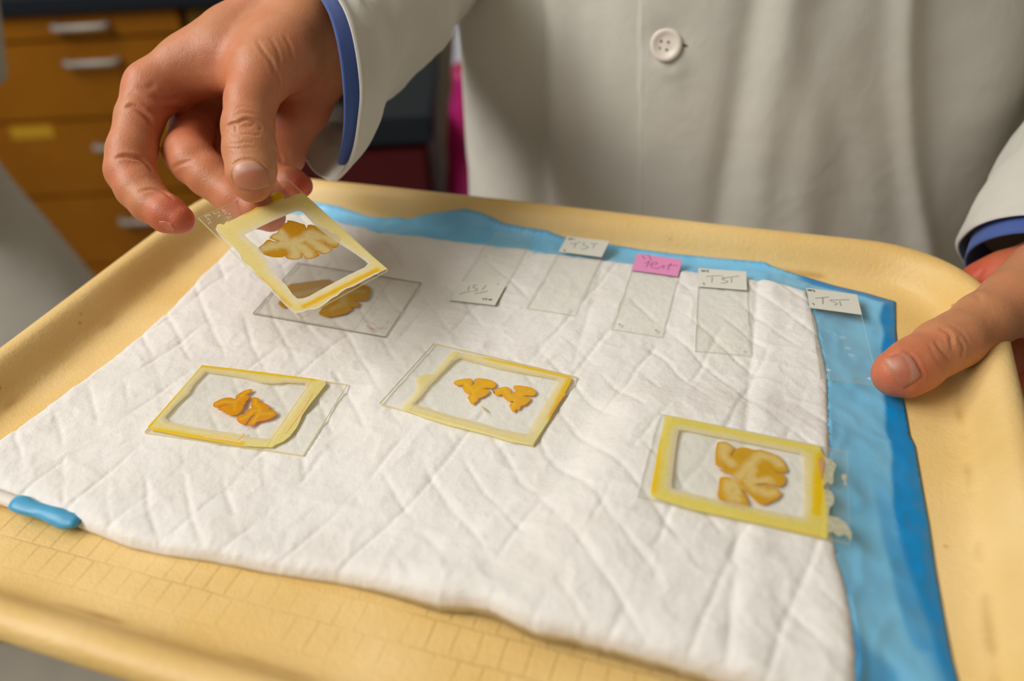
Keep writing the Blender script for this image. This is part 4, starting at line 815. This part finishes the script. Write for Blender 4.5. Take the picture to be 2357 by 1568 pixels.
# ================================================================== clothes
M['coat'] = pbsdf('coat_cotton', L4(206, 202, 192), .85, noise=(9, .5, L4(198, 194, 183)), bump=[('n', 1600, .0001), ('n', 60, .0010), ('n', 16, .002)], spec=.2, sheen=.2)
M['shirt'] = pbsdf('shirt_blue', L4(74, 96, 160), .8, noise=(30, .5, L4(62, 84, 146)), bump=[('n', 1600, .0001), ('n', 60, .0006)], spec=.2, sheen=.2)
BTN = P(1535, 103, 513.)
def torso_disp(s, z):
    """s: mm along the wearer's width measured from the button line; z: height. outward displacement"""
    sl = s + .05*(z-86)
    q = np.stack([sl/1.0, z*.16], -1)
    d = 5.0*vnoise(q, 46., 201)+2.4*vnoise(q, 22., 202)+1.2*vnoise(np.stack([sl+.3*z, z*.4], -1), 16., 203)
    away = sm(10, 70, np.abs(sl-8))
    d = d*(.2+.8*away)
    d += -6*np.exp(-((sl+92+.02*z)/9.)**2)+5*np.exp(-((sl+72)/12.)**2)-3.5*np.exp(-((sl-44-.10*(z-60))/9)**2)+4*np.exp(-((sl-62-.06*z)/12)**2)
    d += 7*np.exp(-((sl-136-.0006*(z-120)**2+.12*(z-60))/8.)**2)-7*np.exp(-((sl-160+.25*(z-60))/20.)**2)*sm(160, 20, z)
    d += 1.7*sm(-16.9, -16.2, s+.05*(z-86))                         # front flap lies over
    d += -.5*np.exp(-((s+.05*(z-86)+13.5)/.7)**2)
    r = np.hypot(s, z-86.); d += -2.6*np.exp(-(r/13.)**2)+1.6*np.exp(-((np.hypot(s-4, z-86+13)-4)/6.)**2)*sm(90, 80, z)
    return d
def build_coat():
    prt = []
    # ---- torso
    zs = np.concatenate([np.linspace(-560, -60, 50)[:-1], np.linspace(-60, 230, 150)[:-1], np.linspace(230, 372, 26)])
    dense = np.linspace(-24, 22, 110); th0 = np.radians(np.concatenate([np.linspace(-180, -75, 60)[:-1], np.linspace(-75, -10, 150)[:-1], np.linspace(-10, 9, 90)[:-1], np.linspace(9, 75, 170)[:-1], np.linspace(75, 180, 60)[:-1]]))
    V = []
    off = (BTN[:2]-TC) @ TU[:2]
    for z in zs:
        t = (z+560)/930.; a = 205+ (10 if z > 250 else 0)*sm(250, 340, z)-30*sm(330, 372, z)+30*sm(-100, -560, z); b = 122+22*sm(-100, -560, z)-22*sm(300, 372, z)
        e = 2/2.05; sx = np.sign(np.sin(th0))*np.abs(np.sin(th0))**e*a; sy = -np.sign(np.cos(th0))*np.abs(np.cos(th0))**e*b
        nx, ny = np.sin(th0)/a, -np.cos(th0)/b; nn = np.hypot(nx, ny); nx, ny = nx/nn, ny/nn
        s = sx-off; d = torso_disp(s, np.full_like(s, z))*sm(-.1, .35, np.cos(th0)) + (1-sm(-.1, .35, np.cos(th0)))*4*vnoise(np.stack([th0*60, np.full_like(s, z*.2)], -1), 20., 9)
        lean = .045*(z-86)           # coat front leans gently away towards the top
        XY = TC+(sx+nx*d)[:, None]*TU[:2]+(sy+ny*d-4+lean*.6)[:, None]*TV[:2]
        V.append(np.c_[XY, np.full(len(XY), z)+1.5*vnoise(XY, 40., 3)])
    n = len(th0); V = np.concatenate(V); Fs = [[i*n+j, i*n+(j+1) % n, (i+1)*n+(j+1) % n, (i+1)*n+j] for i in range(len(zs)-1) for j in range(n)]
    Fs.append([(len(zs)-1)*n+j for j in range(n)])
    coat = mesh('lab_coat', m(V), Fs, M['coat'], PERSON, origin=PORG)
    # button
    bv = BVHTree.FromPolygons(V.tolist(), Fs[:-1]); h = hit(bv, 1535, 103); pc, nn = h; nn = nn if nn @ FW < 0 else -nn
    b0 = pc+nn*1.9; ux = RT-nn*(RT @ nn); ux /= np.linalg.norm(ux); uy = np.cross(nn, ux)
    rad = 9.9; prof = [(0, .0), (3.6, .0), (5.4, .1), (6.6, .9), (7.6, 1.35), (8.8, 1.3), (9.7, .6), (9.9, -.4), (9.2, -1.3), (4, -1.7), (0, -1.7)]; k = 48; BVt = []; 
    for r, z in prof: a = np.arange(k)*2*np.pi/k; BVt.append(b0+r*np.cos(a)[:, None]*ux+r*np.sin(a)[:, None]*uy+z*nn)
    F2 = [[i*k+j, i*k+(j+1) % k, (i+1)*k+(j+1) % k, (i+1)*k+j][::-1] for i in range(len(prof)-1) for j in range(k)]
    btn = mesh('button', m(np.concatenate(BVt)), F2, pbsdf('button_plastic', L4(222, 212, 198), .4, bump=[('n', 400, .0001)]), coat, origin=m(b0)); btn['label'] = 'off-white four-hole button'
    hs = []
    for px_, py_ in ((1522, 95), (1538.5, 97.5), (1518, 111), (1534.5, 115)):
        r = ray(px_, py_); t = ((b0+nn*.0-CP) @ nn)/(r @ nn); c = CP+r*t; V3, F3 = tube_geo(np.array([c-nn*.5, c+nn*.06]), .85, 12); hs.append((V3, F3))
    V3, F3 = join(*hs); bh = mesh('button_holes', m(V3), F3, pbsdf('hole_dark', L4(84, 76, 56), .9), coat, origin=m(b0)); bh['kind'] = 'stuff' if False else ''; del bh['kind']
    r0, r1 = hit(bv, 1571, 103)[0], hit(bv, 1584, 106)[0]; V3, F3 = tube_geo(np.array([r0, (r0+r1)/2, r1])+nn*.25, [.95, .7, .15], 8)
    mesh('buttonhole', m(V3), F3, pbsdf('slit_dark', L4(92, 84, 60), .9), coat, origin=m(b0))
    # ---- sleeves
    def sleeve(rings, name, amp, seed, na=120, sub=9):
        """rings: centre, normal, ru, rv, updir"""
        k = len(rings); Cn = spline([q[0] for q in rings], sub); Nn = spline([q[1] for q in rings], sub); Ru = spline([(q[2], q[3], 0) for q in rings], sub); Up = spline([q[4] for q in rings], sub)
        out = []; L = len(Cn)
        for i in range(L):
            nr = Nn[i]/np.linalg.norm(Nn[i]); u = Up[i]-nr*(Up[i] @ nr); u /= np.linalg.norm(u); w = np.cross(nr, u); a = np.arange(na)*2*np.pi/na
            s = np.linalg.norm(Cn[i]-Cn[0]); q = np.stack([np.cos(a)*30, np.sin(a)*30, np.full(na, s*.55)], -1)
            f = amp*(vnoise(q, 17., seed)*1.+.55*vnoise(q+5, 8., seed+1))*(.35+.65*min(1, s/35.))
            hem = 0.8*math.exp(-((s-2.)/2.5)**2)-.5*math.exp(-((s-22.)/1.2)**2)
            out.append(Cn[i]+(Ru[i][0]+f+hem)[:, None]*np.cos(a)[:, None]*u+(Ru[i][1]+f+hem)[:, None]*np.sin(a)[:, None]*w)
        V = np.concatenate(out); Fs = [[i*na+j, i*na+(j+1) % na, (i+1)*na+(j+1) % na, (i+1)*na+j] for i in range(L-1) for j in range(na)]
        o = mesh(name, m(V), Fs, M['coat'], coat, origin=m(Cn[0])); md = o.modifiers.new('thickness', 'SOLIDIFY'); md.thickness = .0011; md.offset = -1; md.use_even_offset = False
        return o
    CR = P(738, 195, 452); nR = (.984*RT+.177*UP)*.85+FW*.53; nR /= np.linalg.norm(nR)
    dR = ELR-CR; dR /= np.linalg.norm(dR); UZ = .984*UP-.177*RT
    sleeve([(CR, nR, 49, 50, UZ), (CR+nR*4, nR, 48, 49, UZ), (CR+nR*8+dR*7+UZ*4, nR*.8+dR*.2, 43.5, 44.5, UZ), (P(800, 98, 478), nR*.6+dR*.4, 40, 43, UZ), (P(870, 2, 508), nR*.3+dR*.7, 46, 49, UZ), (P(940, -120, 558), dR, 54, 55, UZ),
            (ELR, dR*.5+.5*(SHR-ELR)/np.linalg.norm(SHR-ELR), 62, 62, UZ-dR*.5), (ELR*.5+SHR*.5, (SHR-ELR)/np.linalg.norm(SHR-ELR), 66, 62, -dR), (SHR, (SHR-ELR)/np.linalg.norm(SHR-ELR), 68, 64, -dR)], 'sleeve', 3.2, 301)
    CL = P(2448, 612, 462); wL = P(2520, 560, 448); dL = ELL-wL; dL /= np.linalg.norm(dL); nL = FW*.25+UP*.85+RT*.38; nL /= np.linalg.norm(nL)
    sleeve([(CL, nL, 48, 52, TV), (CL+nL*18, nL, 48, 52, TV), (CL*.55+ELL*.45+[4, 0, 12], nL*.4+dL*.6, 46, 48, TV), (ELL, dL*.5+.5*(SHL-ELL)/np.linalg.norm(SHL-ELL), 60, 60, UP), (ELL*.5+SHL*.5, (SHL-ELL)/np.linalg.norm(SHL-ELL), 64, 62, -dL), (SHL, (SHL-ELL)/np.linalg.norm(SHL-ELL), 66, 64, -dL)], 'sleeve', 3., 331)
    # ---- shirt cuffs
    def cuff(C0, nr, ru, rv, up, a0, a1, wdt, name='shirt_cuff', open_=True, taper=None):
        nr = nr/np.linalg.norm(nr); u = up-nr*(up @ nr); u /= np.linalg.norm(u); w = np.cross(nr, u); k = 60; a = np.radians(np.linspace(a0, a1, k)); rows = []
        for t in np.linspace(0, 1, 10):
            tp = (np.sin(np.pi*np.linspace(0, 1, k))**.45 if taper else np.ones(k))
            rr = 1+.02*vnoise(np.stack([a*20, a*0+t*10], -1), 12., 7)
            rows.append(C0+nr*(wdt[0]*(1-t)*tp+wdt[1]*t)[:, None]+(ru*rr*np.cos(a))[:, None]*u+(rv*rr*np.sin(a))[:, None]*w)
        V = np.concatenate(rows); Fs = [[i*k+j, i*k+j+1, (i+1)*k+j+1, (i+1)*k+j] for i in range(9) for j in range(k-1)]
        o = mesh(name, m(V), Fs, M['shirt'], PERSON, origin=m(C0)); md = o.modifiers.new('thickness', 'SOLIDIFY'); md.thickness = .0013; md.offset = 0; return o
    cuff(CR, nR, 45.5, 45.5, UZ, 8, 172, (-6.5, 3), taper=True)
    cuff(CL, nL, 43, 47, TV, 0, 360, (-8, 16))
build_coat()
def build_trousers():
    f = Field([-60, 480, -1000], [350, 860, -150], 9.)
    def add(p, k): sl, d = chain(f, p, marg=30); f.v[sl] = smin(f.v[sl], d.astype(np.float32), k)
    add([(tpos(-40, 8, -200), 110, (TV, .8)), (tpos(40, 8, -200), 110, (TV, .8))], 20)
    for s in (-1, 1): add([(tpos(s*75, 10, -200), 92), (tpos(s*80, 10, -560), 68), (tpos(s*82, 12, -930), 56)], 20)
    V, Q = surface_nets(f); V = relax(V, Q, 2); mesh('trousers', m(V), Q, pbsdf('trousers_dark', L4(46, 46, 54), .9, bump=[('n', 300, .0005)]), PERSON, origin=PORG)
build_trousers()

# ================================================================== the other person, mostly outside the frame
def other_person():
    c = np.array([-860., 1080.]); org = m([c[0], c[1], -1050.])
    f = Field([-1180, 900, -1050], [-560, 1290, 560], 12.)
    def add(p, k): sl, d = chain(f, p, marg=40); f.v[sl] = smin(f.v[sl], d.astype(np.float32), k)
    q = lambda x, y, z: np.array([c[0]+x, c[1]+y, z])
    fl = (np.array([0, 1., 0]), .62)
    add([(q(0, 0, -120), 140, fl), (q(0, 0, 260), 150, fl)], 20); add([(q(-120, 0, 330), 52), (q(120, 0, 330), 52)], 30); add([(q(0, 0, 340), 52), (q(0, 0, 430), 50)], 20)
    add([(q(0, -10, 500), 78, fl), (q(0, -6, 545), 80, fl)], 12)
    for s in (-1, 1): add([(q(s*75, 0, -200), 75), (q(s*78, 0, -560), 52), (q(s*80, 0, -985), 36)], 20); add([(q(s*80, 0, -1010), 34), (q(s*82, -110, -1018), 28)], 20)
    add([(q(165, 0, 310), 46), (q(205, -10, 50), 38), (q(170, -60, -170), 26), (q(160, -80, -240), 22)], 20)
    add([(q(-165, 0, 310), 46), (q(-205, -10, 50), 38), (q(-190, -60, -170), 26), (q(-180, -80, -240), 22)], 20)
    V, Q = surface_nets(f); V = relax(V, Q, 2)
    p = mesh('person', m(V), Q, M['skin'], None, col=np.broadcast_to(lin([206, 150, 112]), (len(V), 3)), origin=org)
    tag(p, 'second person in a pale lab coat standing mostly out of frame beside the wooden drawers', 'person')
    def shell(rings, name, parent, seed, amp=7, na=90):
        V = []
        for (cc, ru, rv) in spline([list(a)+[b, d] for a, b, d in rings], 8)[:, [0, 1, 2, 3, 4]].reshape(-1, 5)[:, None].repeat(1, 1).tolist() if False else [(r[:3], r[3], r[4]) for r in spline([list(a)+[b, d] for a, b, d in rings], 8)]:
            a = np.arange(na)*2*np.pi/na; w = amp*vnoise(np.stack([np.cos(a)*60, np.sin(a)*60, np.full(na, cc[2]*.12)], -1), 34., seed)
            V.append(np.c_[cc[0]+(ru+w)*np.cos(a), cc[1]+(rv+w)*np.sin(a), np.full(na, cc[2])])
        L = len(V); V = np.concatenate(V); Fs = [[i*na+j, i*na+(j+1) % na, (i+1)*na+(j+1) % na, (i+1)*na+j] for i in range(L-1) for j in range(na)]
        o = mesh(name, m(V), Fs, M['coat'], parent, origin=org); md = o.modifiers.new('thickness', 'SOLIDIFY'); md.thickness = .002; md.offset = 1; return o
    coat = shell([(q(22, -20, -640), 300, 160), (q(14, -10, -480), 262, 145), (q(4, 0, -330), 216, 128), (q(0, 0, -210), 178, 118), (q(0, 0, -60), 172, 112), (q(0, 0, 200), 190, 118), (q(0, 0, 330), 176, 100), (q(0, 0, 372), 90, 70)], 'lab_coat', p, 401)
    for s, a in ((1, 0), (-1, 1)): shell([(q(s*204, -50, -80), 62, 56), (q(s*214, -40, -10), 66, 60), (q(s*212, -15, 50), 66, 62), (q(s*196, 0, 200), 68, 64), (q(s*160, 0, 335), 62, 60)], 'sleeve', coat, 411+a, 4)
other_person()

# ================================================================== room
def PYp(x, y, Y): r = ray(x, y); return CP+r*(Y/r[1])
M['wood'] = pbsdf('orange_veneer', L4(164, 102, 6), .5, noise=(6, .55, L4(142, 84, 4)), bump=[('n', 90, .0002)], spec=.3)
M['wood_d'] = pbsdf('cabinet_carcass', L4(104, 64, 6), .5, noise=(6, .5, L4(92, 56, 4)), spec=.3)
M['wood_shaded'] = pbsdf('veneer_in_shade', L4(118, 88, 20), .5, noise=(6, .5, L4(104, 76, 16)), spec=.3)  # olive brown holds the shade this cabinet stands in
M['steel'] = pbsdf('brushed_handle', L4(186, 184, 176), .45, metal=.2)
M['black'] = pbsdf('black_worktop', L4(30, 36, 44), .6, bump=[('n', 200, .0002)], spec=.2)
M['red_wood_shaded'] = pbsdf('reddish_wood_in_shadow', L4(78, 12, 18), .5, noise=(8, .5, L4(60, 8, 14)), spec=.3)  # reddish wood with its shadow mixed into the dark colour
YC = 2033.
def bx(x0, x1, y0, y1, z0, z1, bev=2.): return box_geo([(x0+x1)/2, (y0+y1)/2, (z0+z1)/2], [x1-x0, y1-y0, z1-z0], None, bev, 2)
def cabinet_bank():
    hc = PYp(190, 56, YC); cx = hc[0]; zt0 = PYp(200, 24, YC)[2]; seams = [zt0]+[PYp(x, y, YC)[2] for x, y in ((210, 90), (262, 272), (300, 445), (345, 605))]; hz = [PYp(190, 56, YC)[2], PYp(215, 138, YC)[2], PYp(280, 330, YC)[2], PYp(330, 500, YC)[2]]
    w = 225.; wl = 340.
    def unit(x0, x1, label, front, drawers, woodf, cat='cabinet', name='drawer_cabinet'):
        org = m([(x0+x1)/2, YC+280, -1050]); root = empty(name, org, label, cat)
        V, Fs = join(bx(x0, x1, YC+20, YC+560, -950, zt0), bx(x0+5, x1-5, YC+70, YC+555, -1050, -950)); mesh('cabinet_body', m(V), Fs, M['wood_d'], root, smooth=False, origin=org)
        ss = drawers
        for i in range(len(ss)-1):
            g = bx(x0+4, x1-4, YC, YC+19, ss[i+1]+3, ss[i]-3, 3); d = mesh(front, m(g[0]), g[1], woodf, root, smooth=False, origin=org)
            if hz and i < len(hz) and name == 'drawer_cabinet':
                hx = cx if x1 > cx else (x0+x1)/2; a = np.array([[hx-58, YC, hz[i]], [hx-58, YC-22, hz[i]], [hx-50, YC-28, hz[i]], [hx+50, YC-28, hz[i]], [hx+58, YC-22, hz[i]], [hx+58, YC, hz[i]]]); V2_, F2_ = tube_geo(a, 7., 10); mesh('handle', m(V2_), F2_, M['steel'], d, origin=org)
                if i == 2 and hx == cx:
                    l = PYp(75, 304, YC); g = bx(l[0]-52, l[0]+52, YC-2.5, YC, l[2]-16, l[2]+16, .5); mesh('paper_label', m(g[0]), g[1], pbsdf('yellow_paper', L4(206, 158, 30), .7), d, smooth=False, origin=org)
        return root
    unit(cx-wl, cx+w, 'orange wooden drawer cabinet with steel bar handles and a yellow label behind the hand', 'drawer', seams+[-945.], M['wood'])
    unit(cx-wl-470, cx-wl-6, 'orange wooden drawer cabinet at the far left edge, behind the second person', 'drawer', seams+[-945.], M['wood'])
    unit(cx+w+8, cx+w+520, 'wooden cabinet coloured as in shade, right of the orange drawers, behind the wrist', 'cabinet_door', [zt0, -945.], M['wood_shaded'], name='base_cabinet')
    g = bx(cx-wl-480, cx+w+530, YC-25, YC+570, zt0+1, zt0+36, 3); o = mesh('worktop', m(g[0]), g[1], M['black'], None, smooth=False, origin=m([cx, YC+280, zt0+1])); tag(o, 'black laboratory worktop over the wooden drawers', 'worktop')
cabinet_bank()
def cart():
    org = m([-245, 1315, -1050]); root = empty('side_bench', org, 'reddish bench, shadow-toned, with a thick black top, seen between the sleeve and the coat', 'bench')
    g = bx(-400, -108, 1175, 1455, -1000, -241); mesh('bench_body', m(g[0]), g[1], M['red_wood_shaded'], root, smooth=False, origin=org)
    for x0, x1 in ((-396, -256), (-250, -112)):
        g = bx(x0, x1, 1164, 1175, -960, -250, 2); mesh('bench_door', m(g[0]), g[1], M['red_wood_shaded'], root, smooth=False, origin=org)
    g = bx(-412, -97, 1158, 1466, -240, -200, 4); mesh('bench_top', m(g[0]), g[1], M['black'], root, smooth=False, origin=org)
    g = bx(-390, -120, 1195, 1440, -1050, -1001); mesh('plinth', m(g[0]), g[1], M['wood_d'], root, smooth=False, origin=org)
    # bags at its right side
    def bag(c, ax, ay, z0, z1, name, label, cat, mt, seed, amp):
        n = 64; rows = []
        for t in np.linspace(0, 1, 40):
            a = np.arange(n)*2*np.pi/n; r = (np.sin(np.pi*min(.97, max(.03, .06+.94*t)))**.35); z = z0+(z1-z0)*t
            X = np.stack([c[0]+ax*r*np.cos(a), c[1]+ay*r*np.sin(a), np.full(n, z)], -1); rows.append(X+amp*np.stack([vnoise(X*[1, 1, .45], 26., seed+i) for i in range(3)], -1)*[1, 1, .4])
        V = np.concatenate(rows); Fs = [[i*n+j, i*n+(j+1) % n, (i+1)*n+(j+1) % n, (i+1)*n+j] for i in range(39) for j in range(n)]+[list(range(n))[::-1], [39*n+j for j in range(n)]]
        o = mesh(name, m(V), Fs, mt, None, origin=m([c[0], c[1], z0])); tag(o, label, cat)
    x, nt, N, K, o = mat('pink_film'); b = N('ShaderNodeBsdfPrincipled'); b.inputs['Roughness'].default_value = .3; t = N('ShaderNodeBsdfTranslucent'); mx = N('ShaderNodeMixShader'); mx.inputs[0].default_value = .35
    tc = N('ShaderNodeTexCoord'); n1 = N('ShaderNodeTexNoise'); n1.inputs['Scale'].default_value = 7; cr = N('ShaderNodeValToRGB'); cr.color_ramp.elements[0].color = L4(196, 20, 84); cr.color_ramp.elements[0].position = .4; cr.color_ramp.elements[1].color = L4(214, 60, 150); cr.color_ramp.elements[1].position = .62
    K(tc.outputs['Object'], n1.inputs[0]); K(n1.outputs['Fac'], cr.inputs[0]); K(cr.outputs[0], b.inputs['Base Color']); K(cr.outputs[0], t.inputs[0]); K(b.outputs[0], mx.inputs[1]); K(t.outputs[0], mx.inputs[2]); K(mx.outputs[0], o.inputs[0])
    bag((-49, 1262), 50, 60, -1048, -165, 'plastic_bag', 'magenta plastic bag standing between the dark bench and the coat', 'bag', x, 501, 7)
    bag((-20, 1640), 78, 60, -1048, -120, 'paper_sack', 'white sack behind the magenta plastic bag', 'sack', pbsdf('white_sack', L4(226, 228, 244), .8, bump=[('n', 30, .004)]), 521, 8)
cart()
def room():
    fl = box_geo([0, .8, -.05], [9, 8, .1]); o = mesh('floor', fl[0], fl[1], pbsdf('grey_vinyl', L4(168, 160, 146), .5, noise=(20, .4, L4(152, 146, 134))), None, smooth=False); tag(o, kind='structure')
    wl = box_geo([0, 2.75, 1.5], [9, .1, 3.0]); o = mesh('wall_back', wl[0], wl[1], pbsdf('wall_paint', L4(196, 188, 170), .8, bump=[('n', 120, .0004)]), None, smooth=False); tag(o, kind='structure')
    wr = box_geo([1.35, .8, 1.5], [.1, 8, 3.0]); o = mesh('wall_right_blocker', wr[0], wr[1], pbsdf('wall_blocker_paint', L4(170, 160, 140), .8, bump=[('n', 120, .0004)]), None, smooth=False); tag(o, kind='structure')  # unseen wall, added to cut ambient light from the right
    ce = box_geo([0, .8, 2.85], [9, 8, .1]); o = mesh('ceiling_blocker', ce[0], ce[1], pbsdf('ceiling_blocker_matte', L4(214, 210, 200), .9, bump=[('n', 60, .001)]), None, smooth=False); tag(o, kind='structure')  # unseen, added to keep ambient light out from above
room()

# ================================================================== light and camera
def area(name, loc, tgt, size, power, col, sy=None):
    l = bpy.data.lights.new(name, 'AREA'); l.energy = power; l.color = col; l.size = size
    if sy: l.shape = 'RECTANGLE'; l.size_y = sy
    o = bpy.data.objects.new(name, l); C.objects.link(o); o.location = loc; o.rotation_euler = (Vector(tgt)-Vector(loc)).to_track_quat('-Z', 'Y').to_euler(); return o
area('ceiling_lamp_over', (-1.5, .22, 2.65), (-.05, .35, 1.05), 1.8, 57, (1.0, .972, .925), 1.0)
area('ceiling_lamp_left', (-1.45, -.55, 2.5), (-.05, .35, 1.05), 1.2, 12, (1.0, .972, .925), .6)
area('ceiling_lamp_near', (.25, -.9, 2.6), (.1, .4, 1.05), 1.2, 1.5, (1.0, .93, .84), .6)
area('ceiling_lamp_back', (-.6, 1.5, 2.65), (-.5, 1.3, 0), 1.2, 6, (1.0, .95, .88), .6)
w = bpy.data.worlds.new('world'); bpy.context.scene.world = w; w.use_nodes = True; bg = w.node_tree.nodes['Background']; bg.inputs[0].default_value = (1.0, .95, .88, 1); bg.inputs[1].default_value = .06
cam = bpy.data.cameras.new('camera'); co = bpy.data.objects.new('camera', cam); C.objects.link(co); cam.sensor_width = 36; cam.lens = F/W*36
up = UP/np.linalg.norm(UP); rt = np.cross(FW, up); rt /= np.linalg.norm(rt); up = np.cross(rt, FW)
Mx = Matrix(((rt[0], up[0], -FW[0], 0), (rt[1], up[1], -FW[1], 0), (rt[2], up[2], -FW[2], 0), (0, 0, 0, 1))); Mx.translation = Vector(m(CP)); co.matrix_world = Mx
cam.clip_start = .01; cam.clip_end = 50; cam.dof.use_dof = True; cam.dof.focus_distance = .392; cam.dof.aperture_fstop = 4.6
sc = bpy.context.scene; sc.camera = co; sc.view_settings.view_transform = 'Standard'; sc.view_settings.look = 'None'; sc.view_settings.gamma = 1; sc.view_settings.use_curve_mapping = False; sc.view_settings.exposure = -0.07
sc.cycles.use_denoising = True; sc.cycles.transparent_max_bounces = 20; sc.cycles.max_bounces = 7; sc.cycles.diffuse_bounces = 3; sc.cycles.glossy_bounces = 3; sc.cycles.use_adaptive_sampling = True; sc.cycles.adaptive_threshold = .04
